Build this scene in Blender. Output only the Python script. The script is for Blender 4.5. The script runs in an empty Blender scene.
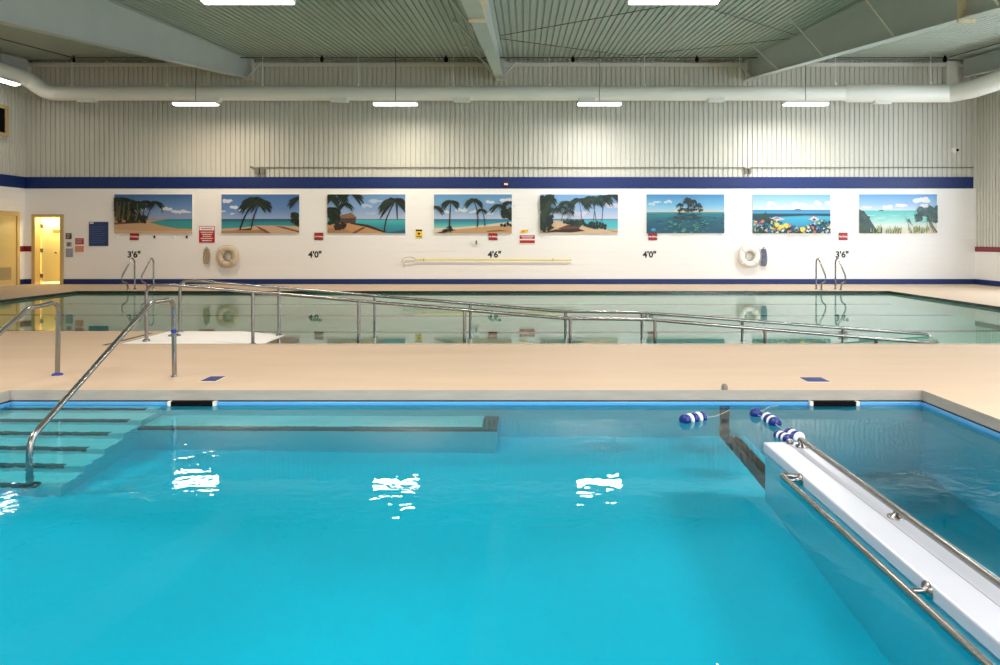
import bpy, math, random
from math import sin, cos, pi, radians, sqrt
from mathutils import Vector, Matrix

sc = bpy.context.scene
COL = sc.collection
random.seed(7)

# ------------------------------------------------------------------ frame of the room
F, VX, VY, EYE = 750.0, 524.0, 239.0, 1.41
XL, XR, YB, D = -15.6, 14.1, -6.0, 23.44          # left / right / rear / far wall
CEIL_D, SLOPE = 7.0, 0.084                         # roof rises towards the far wall
W1, W2 = -0.137, -0.062                            # water levels, near and far pool


def wx(px, d=D): return (px - VX) / F * d
def wz(py, d=D): return EYE - (py - VY) / F * d
def ceil_z(y): return CEIL_D - SLOPE * (D - y)


# ------------------------------------------------------------------ materials
def srgb(r, g, b):
    def f(c):
        c /= 255.0
        return c / 12.92 if c <= 0.04045 else ((c + 0.055) / 1.055) ** 2.4
    return (f(r), f(g), f(b), 1.0)


def new_mat(name):
    m = bpy.data.materials.new(name)
    m.use_nodes = True
    nt = m.node_tree
    nt.nodes.clear()
    out = nt.nodes.new('ShaderNodeOutputMaterial')
    return m, nt, out


def N(nt, kind, **kw):
    n = nt.nodes.new(kind)
    for k, v in kw.items():
        if k in n.inputs:
            n.inputs[k].default_value = v
        else:
            setattr(n, k, v)
    return n


def mat(name, col, rough=0.5, metal=0.0, var=0.0, scale=4.0, bump=0.0, bscale=60.0, stretch=None, spec=0.5):
    m, nt, out = new_mat(name)
    b = N(nt, 'ShaderNodeBsdfPrincipled')
    b.inputs['Roughness'].default_value = rough
    b.inputs['Metallic'].default_value = metal
    b.inputs['Specular IOR Level'].default_value = spec
    b.inputs['Base Color'].default_value = col
    nt.links.new(b.outputs[0], out.inputs[0])
    if var or bump:
        tc = N(nt, 'ShaderNodeTexCoord')
        mp = N(nt, 'ShaderNodeMapping')
        nt.links.new(tc.outputs['Object'], mp.inputs[0])
        if stretch:
            mp.inputs['Scale'].default_value = stretch
    if var:
        no = N(nt, 'ShaderNodeTexNoise', Scale=scale, Detail=6.0, Roughness=0.6)
        nt.links.new(mp.outputs[0], no.inputs['Vector'])
        r = N(nt, 'ShaderNodeValToRGB')
        r.color_ramp.elements[0].position = 0.3
        r.color_ramp.elements[1].position = 0.7
        r.color_ramp.elements[0].color = tuple(max(0, c * (1 - var)) for c in col[:3]) + (1,)
        r.color_ramp.elements[1].color = tuple(min(1, c * (1 + var)) for c in col[:3]) + (1,)
        nt.links.new(no.outputs['Fac'], r.inputs[0])
        nt.links.new(r.outputs[0], b.inputs['Base Color'])
    if bump:
        n2 = N(nt, 'ShaderNodeTexNoise', Scale=bscale, Detail=3.0)
        nt.links.new(mp.outputs[0], n2.inputs['Vector'])
        bp = N(nt, 'ShaderNodeBump', Strength=bump, Distance=0.01)
        nt.links.new(n2.outputs['Fac'], bp.inputs['Height'])
        nt.links.new(bp.outputs[0], b.inputs['Normal'])
    return m


def block_mat(name, col):
    """painted concrete block: shallow mortar joints in the bump only"""
    m, nt, out = new_mat(name)
    b = N(nt, 'ShaderNodeBsdfPrincipled', Roughness=0.5)
    b.inputs['Base Color'].default_value = col
    nt.links.new(b.outputs[0], out.inputs[0])
    tc = N(nt, 'ShaderNodeTexCoord')
    sep = N(nt, 'ShaderNodeSeparateXYZ')
    nt.links.new(tc.outputs['Object'], sep.inputs[0])
    add = N(nt, 'ShaderNodeMath', operation='ADD')
    nt.links.new(sep.outputs[0], add.inputs[0])
    nt.links.new(sep.outputs[1], add.inputs[1])
    comb = N(nt, 'ShaderNodeCombineXYZ')
    nt.links.new(add.outputs[0], comb.inputs[0])
    nt.links.new(sep.outputs[2], comb.inputs[1])
    br = N(nt, 'ShaderNodeTexBrick', Scale=1.0)
    br.inputs['Mortar Size'].default_value = 0.006
    br.inputs['Brick Width'].default_value = 0.406
    br.inputs['Row Height'].default_value = 0.203
    nt.links.new(comb.outputs[0], br.inputs['Vector'])
    bp = N(nt, 'ShaderNodeBump', Strength=0.5, Distance=0.006, invert=True)
    nt.links.new(br.outputs['Fac'], bp.inputs['Height'])
    nt.links.new(bp.outputs[0], b.inputs['Normal'])
    return m


def emit_mat(name, col, s):
    m, nt, out = new_mat(name)
    e = N(nt, 'ShaderNodeEmission', Strength=s)
    e.inputs[0].default_value = col
    nt.links.new(e.outputs[0], out.inputs[0])
    return m


def water_mat(name, absorb, ripple, patches):
    m, nt, out = new_mat(name)
    g = N(nt, 'ShaderNodeBsdfRefraction', Roughness=0.0, IOR=1.33)
    gl = N(nt, 'ShaderNodeBsdfGlossy', Roughness=0.0)
    fr = N(nt, 'ShaderNodeFresnel', IOR=1.33)
    mix = N(nt, 'ShaderNodeMixShader')
    nt.links.new(fr.outputs[0], mix.inputs[0])
    nt.links.new(g.outputs[0], mix.inputs[1])
    nt.links.new(gl.outputs[0], mix.inputs[2])
    nt.links.new(mix.outputs[0], out.inputs['Surface'])
    va = N(nt, 'ShaderNodeVolumeAbsorption')
    mx = max(absorb)
    va.inputs['Density'].default_value = mx
    va.inputs['Color'].default_value = tuple(1 - a / mx for a in absorb) + (1,)
    nt.links.new(va.outputs[0], out.inputs['Volume'])
    tc = N(nt, 'ShaderNodeTexCoord')
    mp = N(nt, 'ShaderNodeMapping')
    mp.inputs['Scale'].default_value = (1.0, 1.25, 1.0)
    nt.links.new(tc.outputs['Object'], mp.inputs[0])
    n1 = N(nt, 'ShaderNodeTexNoise', Scale=1.6, Detail=1.0, Roughness=0.4, Distortion=0.4)
    n2 = N(nt, 'ShaderNodeTexNoise', Scale=6.5, Detail=2.0, Roughness=0.45, Distortion=0.6)
    n3 = N(nt, 'ShaderNodeTexNoise', Scale=0.35, Detail=1.0)
    for n in (n1, n2, n3):
        nt.links.new(mp.outputs[0], n.inputs['Vector'])
    ramp = N(nt, 'ShaderNodeValToRGB')
    ramp.color_ramp.elements[0].position = 0.42
    ramp.color_ramp.elements[1].position = 0.66
    nt.links.new(n3.outputs['Fac'], ramp.inputs[0])
    amp = N(nt, 'ShaderNodeMath', operation='MULTIPLY_ADD')
    amp.inputs[1].default_value = patches
    amp.inputs[2].default_value = 0.25
    nt.links.new(ramp.outputs[0], amp.inputs[0])
    fine = N(nt, 'ShaderNodeMath', operation='MULTIPLY')
    nt.links.new(n2.outputs['Fac'], fine.inputs[0])
    nt.links.new(amp.outputs[0], fine.inputs[1])
    tot = N(nt, 'ShaderNodeMath', operation='MULTIPLY_ADD')
    tot.inputs[1].default_value = 0.8
    nt.links.new(n1.outputs['Fac'], tot.inputs[0])
    nt.links.new(fine.outputs[0], tot.inputs[2])
    bp = N(nt, 'ShaderNodeBump', Strength=1.0, Distance=ripple)
    nt.links.new(tot.outputs[0], bp.inputs['Height'])
    for n in (g, gl, fr):
        nt.links.new(bp.outputs[0], n.inputs['Normal'])
    return m


M = {}
M['deck'] = mat('deck_concrete', srgb(194, 171, 147), 0.62, var=0.05, scale=1.3, bump=0.25, bscale=90, stretch=(0.35, 1.6, 1))
M['coping'] = mat('coping_grey', srgb(176, 168, 158), 0.55, var=0.10, scale=3, stretch=(1, 1, 6))
M['dark_tile'] = mat('dark_gutter_tile', srgb(38, 48, 44), 0.25)
M['plaster'] = mat('pool_plaster', srgb(248, 250, 250), 0.7, var=0.02, scale=2)
M['aqua_wall'] = mat('aqua_wall_finish', srgb(168, 240, 248), 0.7, var=0.02, scale=2)
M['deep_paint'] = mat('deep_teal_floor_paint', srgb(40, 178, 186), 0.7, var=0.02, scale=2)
M['pool_paint'] = mat('aqua_pool_paint', srgb(80, 226, 244), 0.7, var=0.02, scale=2)
M['plaster_far'] = mat('far_pool_plaster', srgb(246, 252, 246), 0.7)
M['nosing'] = mat('dark_nosing_tile', srgb(104, 110, 114), 0.6)
M['lane'] = mat('lane_tile', srgb(42, 54, 64), 0.6)
M['lip'] = mat('blue_gutter_lip', srgb(92, 168, 230), 0.2)
M['black'] = mat('black_plastic', srgb(10, 11, 14), 0.8, spec=0.1)
M['white_block'] = block_mat('white_painted_block', srgb(240, 238, 236))
M['blue_paint'] = block_mat('navy_painted_block', srgb(0, 36, 100))
M['red_paint'] = mat('maroon_paint', srgb(128, 28, 40), 0.4)
M['clad'] = mat('wall_cladding_steel', srgb(204, 203, 194), 0.42, var=0.03, scale=0.7)
M['roof'] = mat('roof_liner_steel', srgb(168, 176, 166), 0.45, var=0.03, scale=0.6)
M['steel'] = mat('painted_grey_steel', srgb(186, 192, 188), 0.5, var=0.04, scale=1.5)
M['steel_light'] = mat('painted_pale_steel', srgb(214, 214, 204), 0.5)
M['primer'] = mat('yellowish_plate', srgb(214, 206, 174), 0.6)
M['stainless'] = mat('brushed_stainless', srgb(148, 147, 146), 0.24, metal=1.0)
M['duct'] = mat('duct_white', srgb(238, 237, 230), 0.4, var=0.02, scale=1)
M['wire'] = mat('dark_wire', srgb(38, 38, 36), 0.6)
M['pipe_dark'] = mat('dark_pipe', srgb(64, 64, 58), 0.6)
M['conduit'] = mat('grey_conduit', srgb(120, 116, 106), 0.5)
M['white_gel'] = mat('white_gelcoat', srgb(182, 187, 199), 0.3, var=0.02, scale=3, bump=0.05, bscale=20)
M['white_ramp'] = mat('white_ramp_finish', srgb(240, 238, 236), 0.5)
M['white_plastic'] = mat('white_plastic', srgb(236, 234, 228), 0.4)
M['fixture'] = mat('fixture_white', srgb(230, 230, 226), 0.4)
M['lens'] = emit_mat('lamp_lens', (1.0, 0.95, 0.86, 1), 14.0)
M['tan'] = mat('tan_door_paint', srgb(190, 168, 118), 0.45)
M['door_leaf'] = mat('cream_door_paint', srgb(250, 234, 160), 0.4)  # yellow lamplight on the leaf is put into this cream
M['left_leaf'] = mat('tan_door_leaf_paint', srgb(196, 178, 126), 0.45)
M['yellow_room'] = mat('yellow_room_paint', srgb(240, 224, 150), 0.6)
M['vent'] = mat('vent_grey', srgb(150, 140, 112), 0.5)
M['red'] = mat('sign_red', srgb(176, 22, 34), 0.45)
M['darkred'] = mat('sign_dark_red', srgb(84, 18, 24), 0.45)
M['white'] = mat('sign_white', srgb(238, 236, 234), 0.45)
M['yellow'] = mat('sign_yellow', srgb(238, 200, 60), 0.45)
M['orange'] = mat('sign_orange', srgb(226, 130, 70), 0.45)
M['navy'] = mat('poster_navy', srgb(34, 56, 104), 0.4)
M['poster_lines'] = mat('poster_pale_blue', srgb(60, 84, 138), 0.5)
M['text_black'] = mat('stencil_black', srgb(22, 24, 28), 0.6)
M['grey_paper'] = mat('grey_paper', srgb(170, 166, 160), 0.6)
M['blue_paper'] = mat('pale_blue_paper', srgb(136, 150, 176), 0.6)
M['brown_paper'] = mat('dark_photo_paper', srgb(66, 52, 46), 0.5)
M['rope'] = mat('rope_offwhite', srgb(206, 200, 186), 0.8)
M['bag_blue'] = mat('rope_bag_bluegrey', srgb(122, 128, 150), 0.8, bump=0.4, bscale=40)
M['bag_tan'] = mat('rope_bag_tan', srgb(176, 160, 132), 0.8, bump=0.4, bscale=40)
M['buoy'] = mat('life_ring_white', srgb(240, 236, 230), 0.4)
M['buoy_tan'] = mat('life_ring_aged', srgb(206, 188, 160), 0.5)  # tan tone for the left ring
M['yellow_pole'] = mat('yellow_pole', srgb(226, 206, 96), 0.4)
M['float_blue'] = mat('float_blue', srgb(12, 38, 120), 0.3)
M['float_white'] = mat('float_white', srgb(240, 242, 246), 0.3)
M['tape'] = mat('blue_tape', srgb(24, 40, 140), 0.5)
M['marker_blue'] = mat('deck_marker_blue', srgb(18, 36, 104), 0.6)
M['window_frame'] = mat('window_frame', srgb(210, 210, 208), 0.4)
M['water'] = water_mat('near_pool_water', (0.48, 0.040, 0.008), 0.0018, 1.8)
M['water2'] = water_mat('far_pool_water', (0.26, 0.02, 0.06), 0.0003, 0.5)


def paint_mat():
    m, nt, out = new_mat('mural_paint')
    b = N(nt, 'ShaderNodeBsdfPrincipled', Roughness=0.45)
    a = N(nt, 'ShaderNodeAttribute', attribute_name='paint')
    hs = N(nt, 'ShaderNodeHueSaturation', Hue=0.486, Saturation=0.95, Value=0.84)
    nt.links.new(a.outputs['Color'], hs.inputs['Color'])
    nt.links.new(hs.outputs[0], b.inputs['Base Color'])
    nt.links.new(b.outputs[0], out.inputs[0])
    return m


def glass_mat():
    m, nt, out = new_mat('window_glass')
    t = N(nt, 'ShaderNodeBsdfTransparent')
    g = N(nt, 'ShaderNodeBsdfGlossy', Roughness=0.02)
    mx = N(nt, 'ShaderNodeMixShader')
    mx.inputs[0].default_value = 0.06
    nt.links.new(t.outputs[0], mx.inputs[1])
    nt.links.new(g.outputs[0], mx.inputs[2])
    nt.links.new(mx.outputs[0], out.inputs[0])
    return m


M['paint'] = paint_mat()
M['glass'] = glass_mat()


# ------------------------------------------------------------------ mesh builder
class MB:
    def __init__(self):
        self.v, self.f, self.m, self.s, self.c = [], [], [], [], []

    def face(self, pts, m=0, smooth=False, col=None):
        i = len(self.v)
        self.v += [tuple(p) for p in pts]
        self.f.append(tuple(range(i, i + len(pts))))
        self.m.append(m); self.s.append(smooth); self.c.append(col)

    def grid(self, rows, m=0, smooth=True, close=False, col=None):
        """rows of equal length -> quads; close joins the last column to the first"""
        i = len(self.v)
        n = len(rows[0])
        for r in rows:
            self.v += [tuple(p) for p in r]
        for a in range(len(rows) - 1):
            for b in range(n if close else n - 1):
                b2 = (b + 1) % n
                self.f.append((i + a * n + b, i + a * n + b2, i + (a + 1) * n + b2, i + (a + 1) * n + b))
                self.m.append(m); self.s.append(smooth); self.c.append(col)

    def box(self, x0, x1, y0, y1, z0, z1, m=0, mats=None, xf=None):
        """mats: dict of side -> slot for px nx py ny pz nz"""
        p = [Vector((x, y, z)) for x in (x0, x1) for y in (y0, y1) for z in (z0, z1)]
        if xf is not None:
            p = [xf @ q for q in p]
        i = len(self.v)
        self.v += [tuple(q) for q in p]
        q = {'nx': (0, 1, 3, 2), 'px': (4, 6, 7, 5), 'ny': (0, 4, 5, 1), 'py': (2, 3, 7, 6), 'nz': (0, 2, 6, 4), 'pz': (1, 5, 7, 3)}
        for k, f in q.items():
            self.f.append(tuple(i + a for a in f))
            self.m.append(mats.get(k, m) if mats else m)
            self.s.append(False); self.c.append(None)

    def rbox(self, x0, x1, y0, y1, z0, z1, r, m=0):
        """box with chamfered edges"""
        import bmesh
        bm = bmesh.new()
        bmesh.ops.create_cube(bm, size=1.0)
        for v in bm.verts:
            v.co = Vector(((x0 + x1) / 2 + v.co.x * (x1 - x0), (y0 + y1) / 2 + v.co.y * (y1 - y0), (z0 + z1) / 2 + v.co.z * (z1 - z0)))
        bmesh.ops.bevel(bm, geom=list(bm.edges), offset=r, segments=2, affect='EDGES', profile=0.5)
        bm.verts.index_update()
        i = len(self.v)
        self.v += [tuple(v.co) for v in bm.verts]
        for f in bm.faces:
            self.f.append(tuple(i + v.index for v in f.verts))
            self.m.append(m); self.s.append(False); self.c.append(None)
        bm.free()

    def prism(self, prof, vec, m=0, msides=None):
        """planar profile (list of 3D points) pushed along vec"""
        vec = Vector(vec)
        a = [Vector(p) for p in prof]
        b = [p + vec for p in a]
        self.face(a[::-1], m)
        self.face(b, m)
        n = len(a)
        for k in range(n):
            j = (k + 1) % n
            self.face([a[k], a[j], b[j], b[k]], msides[k] if msides else m)

    def tube(self, path, r, n=12, m=0, caps=True, closed=False):
        path = [Vector(p) for p in path]
        rr = r if isinstance(r, (list, tuple)) else [r] * len(path)
        L = len(path)
        tang = []
        for i in range(L):
            if closed:
                t = path[(i + 1) % L] - path[(i - 1) % L]
            else:
                t = path[min(i + 1, L - 1)] - path[max(i - 1, 0)]
            tang.append(t.normalized())
        u = Vector((0, 0, 1)) if abs(tang[0].z) < 0.9 else Vector((1, 0, 0))
        u = (u - tang[0] * u.dot(tang[0])).normalized()
        rings = []
        for i in range(L):
            t = tang[i]
            u = (u - t * u.dot(t))
            u.normalize()
            w = t.cross(u)
            rings.append([path[i] + (u * cos(2 * pi * k / n) + w * sin(2 * pi * k / n)) * rr[i] for k in range(n)])
        if closed:
            rings.append(rings[0])
        self.grid(rings, m, True, True)
        if caps and not closed:
            self.face(rings[0][::-1], m)
            self.face(rings[-1], m)

    def lathe(self, prof, c=(0, 0, 0), axis='z', n=24, m=0, xf=None):
        """prof: (radius, height) pairs turned around an axis through c"""
        rows = []
        for (r, h) in prof:
            row = []
            for k in range(n):
                a = 2 * pi * k / n
                p = {'z': (r * cos(a), r * sin(a), h), 'y': (r * cos(a), h, r * sin(a)), 'x': (h, r * cos(a), r * sin(a))}[axis]
                p = Vector(p)
                if xf is not None:
                    p = xf @ p
                row.append(p + Vector(c))
            rows.append(row)
        self.grid(rows, m, True, True)
        self.face(rows[0][::-1], m); self.face(rows[-1], m)

    def text(self, s, x, y, z, size, m=0, normal='-y', align='CENTER'):
        cu = bpy.data.curves.new('t', 'FONT')
        cu.body = s; cu.size = size; cu.align_x = align; cu.align_y = 'CENTER'
        cu.resolution_u = 3
        cu.offset = size * 0.035
        ob = bpy.data.objects.new('t', cu)
        me = bpy.data.meshes.new_from_object(ob)
        i = len(self.v)
        for v in me.vertices:
            if normal == '-y':
                self.v.append((x + v.co.x, y, z + v.co.y))
            else:                                   # lies on the floor, read from -y
                self.v.append((x + v.co.x, y + v.co.y, z))
        for p in me.polygons:
            self.f.append(tuple(i + k for k in p.vertices))
            self.m.append(m); self.s.append(False); self.c.append(None)
        bpy.data.objects.remove(ob); bpy.data.curves.remove(cu); bpy.data.meshes.remove(me)

    def build(self, name, mats, parent=None, loc=None):
        me = bpy.data.meshes.new(name)
        off = Vector(loc) if loc is not None else Vector((0, 0, 0))
        me.from_pydata([tuple(Vector(p) - off) for p in self.v], [], self.f)
        if not isinstance(mats, (list, tuple)):
            mats = [mats]
        for k in mats:
            me.materials.append(M[k] if isinstance(k, str) else k)
        me.polygons.foreach_set('material_index', self.m)
        me.polygons.foreach_set('use_smooth', self.s)
        if any(c is not None for c in self.c):
            at = me.color_attributes.new('paint', 'FLOAT_COLOR', 'CORNER')
            k = 0
            for f, c in zip(self.f, self.c):
                for j in range(len(f)):
                    cc = c if c is not None else (0.5, 0.5, 0.5, 1)
                    if isinstance(cc, list):
                        cc = cc[j]
                    at.data[k].color = cc
                    k += 1
        me.validate()
        me.update()
        o = bpy.data.objects.new(name, me)
        COL.objects.link(o)
        if loc is not None:
            o.location = off
        if parent is not None:
            o.parent = parent
            o.matrix_parent_inverse = Matrix.Translation(-Vector(parent.location))
        return o


def tag(o, label=None, cat=None, group=None, kind=None):
    if label: o['label'] = label
    if cat: o['category'] = cat
    if group: o['group'] = group
    if kind: o['kind'] = kind
    return o


def thing(name, loc, label, cat, group=None, kind=None):
    o = bpy.data.objects.new(name, None)
    COL.objects.link(o)
    o.location = loc
    return tag(o, label, cat, group, kind)


def struct(mb, name, mats, label=None, parent=None):
    o = mb.build(name, mats, parent)
    o['kind'] = 'structure'
    if label: o['label'] = label
    return o


def clone(root, loc, label, group=None):
    """copy of a thing with copies of its parts and sub-parts"""
    def rec(o, parent):
        c = o.copy()
        COL.objects.link(c)
        if parent is not None:
            c.parent = parent
        for ch in list(o.children):
            rec(ch, c)
        return c
    r = rec(root, None)
    r.location = loc
    r['label'] = label
    if group: r['group'] = group
    return r


def fillet(pts, rad, n=6):
    """round the corners of a polyline"""
    pts = [Vector(p) for p in pts]
    out = [pts[0]]
    for i in range(1, len(pts) - 1):
        a, b, c = pts[i - 1], pts[i], pts[i + 1]
        r = rad[i - 1] if isinstance(rad, (list, tuple)) else rad
        d1, d2 = (a - b), (c - b)
        r = min(r, d1.length * 0.49, d2.length * 0.49)
        p, q = b + d1.normalized() * r, b + d2.normalized() * r
        for k in range(n + 1):
            t = k / n
            out.append(p * (1 - t) ** 2 + b * 2 * t * (1 - t) + q * t * t)
    out.append(pts[-1])
    return out


# ------------------------------------------------------------------ floor and pools
A = dict(x0=-4.80, x1=3.715, y0=1.2, y1=7.0)               # near pool
B = dict(x0=-12.12, x1=9.91, y0=10.07, y1=20.34, xs=-5.45, ys=11.5)   # far pool, notch left of xs up to ys

f = MB()
rects = [
    (XL, XR, YB, A['y0']),
    (XL, A['x0'], A['y0'], A['y1']), (A['x1'], XR, A['y0'], A['y1']),
    (XL, XR, A['y1'], B['y0']),
    (XL, B['xs'], B['y0'], B['ys']), (B['x1'], XR, B['y0'], B['ys']),
    (XL, B['x0'], B['ys'], B['y1']), (B['x1'], XR, B['ys'], B['y1']),
    (XL, XR, B['y1'], D + 2.5)]
for (x0, x1, y0, y1) in rects:
    mats = {'pz': 0, 'nz': 0}
    side = 1 if (y1 <= A['y1'] or (y0, y1) == (A['y1'], B['y0'])) else 2
    for s in ('px', 'nx', 'py', 'ny'):
        mats[s] = side
    if (y0, y1) == (A['y1'], B['y0']):
        mats['py'] = 2
    f.box(x0, x1, y0, y1, -0.095, 0.0, 0, mats)
struct(f, 'floor', ['deck', 'coping', 'dark_tile'], 'beige concrete pool deck')

# pale edge strip where the deck meets the far pool
f = MB()
f.box(B['xs'], B['x1'], B['y0'] - 0.045, B['y0'] + 0.005, -0.03, 0.006)
struct(f, 'trim_1', 'coping', 'grey edge strip along the near side of the far pool')


def basin(name, walls, floors, m, label):
    b = MB()
    for w in walls: b.box(*w)
    for w in floors: b.box(*w)
    return struct(b, name, m, label)


zt = -0.095
basinA = basin('pool_basin_near', [
    (A['x0'] - .1, A['x0'], A['y0'], A['y1'] + .1, -2.5, zt), (A['x1'], A['x1'] + .1, A['y0'], A['y1'] + .1, -2.5, zt),
    (A['x0'] - .1, A['x1'] + .1, A['y1'], A['y1'] + .1, -2.5, zt), (A['x0'] - .1, A['x1'] + .1, A['y0'] - .1, A['y0'], -2.5, zt)],
    [], 'aqua_wall', 'pale aqua walls of the near pool')
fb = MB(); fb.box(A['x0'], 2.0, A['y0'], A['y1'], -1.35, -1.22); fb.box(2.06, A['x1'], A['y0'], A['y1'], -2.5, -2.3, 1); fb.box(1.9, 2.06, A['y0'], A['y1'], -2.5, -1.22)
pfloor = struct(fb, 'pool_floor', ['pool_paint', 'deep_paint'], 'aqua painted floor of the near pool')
fb = MB()
fb.box(-5.60, -5.545, 9.95, 11.2, -.01, .003)  # thin dark strip on the deck
struct(fb, 'trim_8', 'dark_tile', 'dark joint strip in the deck beside the ramp entry')
basinB = basin('pool_basin_far', [
    (B['x0'] - .1, B['x0'], B['ys'], B['y1'], -1.6, zt), (B['x1'], B['x1'] + .1, B['y0'], B['y1'], -1.6, zt),
    (B['x0'], B['x1'], B['y1'], B['y1'] + .1, -1.6, zt), (B['xs'], B['x1'], B['y0'] - .1, B['y0'], -1.6, zt),
    (B['x0'], B['xs'], B['ys'] - .1, B['ys'], -1.6, zt), (B['xs'] - .1, B['xs'], B['y0'], B['ys'], -1.6, zt)],
    [(B['x0'], B['x1'], B['y0'], B['y1'], -1.6, -1.3)], 'plaster_far', 'pale plaster basin of the far pool')

# steps down into the near pool: six treads with dark nosings
SX0, SX1 = A['x0'], -3.37
st = MB(); ns = MB()
nose_y, nose_h = [6.88 - 0.284 * k for k in range(6)], [0.06 + 0.160 * k for k in range(6)]
for k in range(6):
    zt_ = W1 - nose_h[k]
    y0, y1 = nose_y[k], (A['y1'] if k == 0 else nose_y[k - 1])
    st.box(SX0, SX1, y0, y1, -1.22, zt_, 0, {'px': 1})
    ns.box(SX0, SX1 - 0.10 - 0.016 * k, y0 - 0.004, y0 + 0.055, zt_ - 0.055, zt_ + 0.004)
stairs = struct(st, 'pool_steps', ['plaster', 'aqua_wall'], 'underwater steps at the left of the near pool')
nosing = struct(ns, 'step_nosing', 'nosing', 'dark nosing strips on the underwater steps', stairs)

# underwater bench along the far wall of the near pool
bn = MB()
bn.box(SX1, -0.24, 6.55, A['y1'], -1.22, -0.56, 1, {'pz': 0})
bench = struct(bn, 'pool_bench', ['plaster', 'aqua_wall'], 'underwater bench along the far wall of the near pool')
be = MB()
be.box(SX1, -0.236, 6.545, 6.62, -0.63, -0.555)
be.box(-0.37, -0.236, 6.62, A['y1'] - 0.002, -0.63, -0.555)
bench_edge = struct(be, 'bench_edge_tile', 'nosing', 'dark tile edge of the underwater bench', bench)

# black lane line on the wall and floor of the near pool
ln = MB()
ln.box(1.825, 1.915, 6.99, 7.003, -1.22, -0.17)
ln.box(1.825, 1.915, 5.3, 7.0, -1.225, -1.214)
lane = struct(ln, 'lane_line', 'lane', 'black tile line down the wall and along the floor of the near pool')

# lane lines on the floor of the far pool
ln = MB()
for y in (13.2, 15.7, 18.2):
    ln.box(B['x0'] + 1, B['x1'] - 1, y - .12, y + .12, -1.305, -1.296)
lane2 = struct(ln, 'lane_line', 'lane', 'black lane lines along the floor of the far pool')

# bright blue gutter lip round the near pool
lp = MB()
x0, x1, y0, y1 = A['x0'], A['x1'], A['y0'], A['y1']
lp.rbox(x0, x1, y1 - 0.022, y1 + 0.002, -0.150, -0.106, 0.006)
lp.rbox(x0 - .002, x0 + 0.022, y0, y1, -0.150, -0.106, 0.006)
lp.rbox(x1 - 0.022, x1 + .002, y0, y1, -0.150, -0.106, 0.006)
lp.box(x0, x1, y1 - 0.006, y1 + 0.002, -0.106, -0.094, 1); lp.box(x0 - .002, x0 + .006, y0, y1, -0.106, -0.094, 1); lp.box(x1 - .006, x1 + .002, y0, y1, -0.106, -0.094, 1)
struct(lp, 'trim_2', ['lip', 'dark_tile'], 'bright blue gutter lip around the near pool')

# ramp down into the far pool
rp = MB()
prof = [(B['xs'], -0.004), (-4.3, -0.004), (0.45, -0.43), (1.70, -0.43), (5.9, -0.82), (5.9, -1.31), (B['xs'], -1.31)]
rp.prism([(x, B['y0'] + 0.001, z) for x, z in prof], (0, 1.43, 0))
ramp = struct(rp, 'pool_ramp', 'white_ramp', 'white access ramp sloping into the far pool')

# water
w = MB(); e = 0.03
LA = [(A['x0'] - e, A['y0'] - e), (A['x1'] + e, A['y0'] - e), (A['x1'] + e, A['y1'] + e), (A['x0'] - e, A['y1'] + e)]
w.prism([(x, y, -2.45) for x, y in LA], (0, 0, 2.45 + W1))
w.s = [True] * len(w.s)
water1 = tag(w.build('pool_water', 'water'), 'clear turquoise water filling the near pool', 'water', kind='stuff')
w = MB()
L = [(B['xs'] - e, B['y0'] - e), (B['x1'] + e, B['y0'] - e), (B['x1'] + e, B['y1'] + e), (B['x0'] - e, B['y1'] + e), (B['x0'] - e, B['ys'] - e), (B['xs'] - e, B['ys'] - e)]
w.prism([(x, y, -1.5) for x, y in L], (0, 0, 1.5 + W2))
w.s = [True] * len(w.s)
water2 = tag(w.build('pool_water', 'water2'), 'still pale green water filling the far pool', 'water', kind='stuff')
for o in (water1, water2):
    o.cycles.is_caustics_caster = True
for o in (basinA, pfloor, basinB, stairs, nosing, bench, bench_edge, lane, lane2, ramp):
    o.cycles.is_caustics_receiver = True

# ------------------------------------------------------------------ walls
ZB0, ZB1 = wz(188.5), wz(177)          # navy band
DX0, DX1, DZ = -15.30, -14.46, 2.10    # opening of the far-wall doorway
b = MB()
b.box(XL - .3, DX0, D, D + .25, 0, ZB0); b.box(DX1, XR + .3, D, D + .25, 0, ZB0); b.box(DX0, DX1, D, D + .25, DZ, ZB0)
struct(b, 'wall_back', 'white_block', 'white painted block far wall')
b = MB(); b.box(XL, XR, D - 0.012, D + .25, ZB0, ZB1)
struct(b, 'trim_3', 'blue_paint', 'navy band along the far wall')
b = MB(); b.box(XL - .25, XL + 0.012, YB, D - .012, ZB0, ZB1)
struct(b, 'trim_4', 'blue_paint', 'navy band along the left wall')
b = MB(); b.box(XL - .25, XL, YB, D + .25, 0, ZB0)
struct(b, 'wall_left', 'white_block', 'white painted block left wall')
ZR0, ZR1 = 1.02, 1.17
b = MB(); b.box(XR, XR + .25, YB, D + .25, 0, ZR0)
struct(b, 'wall_right', 'white_block', 'white painted block right wall')
b = MB(); b.box(XR - 0.012, XR + .25, YB, D - .004, ZR0, ZR1)
struct(b, 'trim_5', 'red_paint', 'maroon strip along the right wall')
b = MB(); b.box(XL, XL + .012, 23.16, D, 1.02, 1.19); b.box(XL, DX0 - .09, D - .012, D, 1.02, 1.19)
struct(b, 'trim_6', 'red_paint', 'short maroon strip between the two tan doors')
hb = 0.16
b = MB(); b.box(XL, DX0 - .07, D - .015, D, 0, hb); b.box(DX1 + .07, XR, D - .015, D, 0, hb)
struct(b, 'baseboard_back', 'blue_paint', 'navy base strip of the far wall')
b = MB(); b.box(XL, XL + .015, YB, 22.1, 0, hb); b.box(XL, XL + .015, 23.16, D, 0, hb)
struct(b, 'baseboard_left', 'blue_paint', 'navy base strip of the left wall')
b = MB(); b.box(XR - .015, XR, YB, D, 0, hb)
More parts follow.
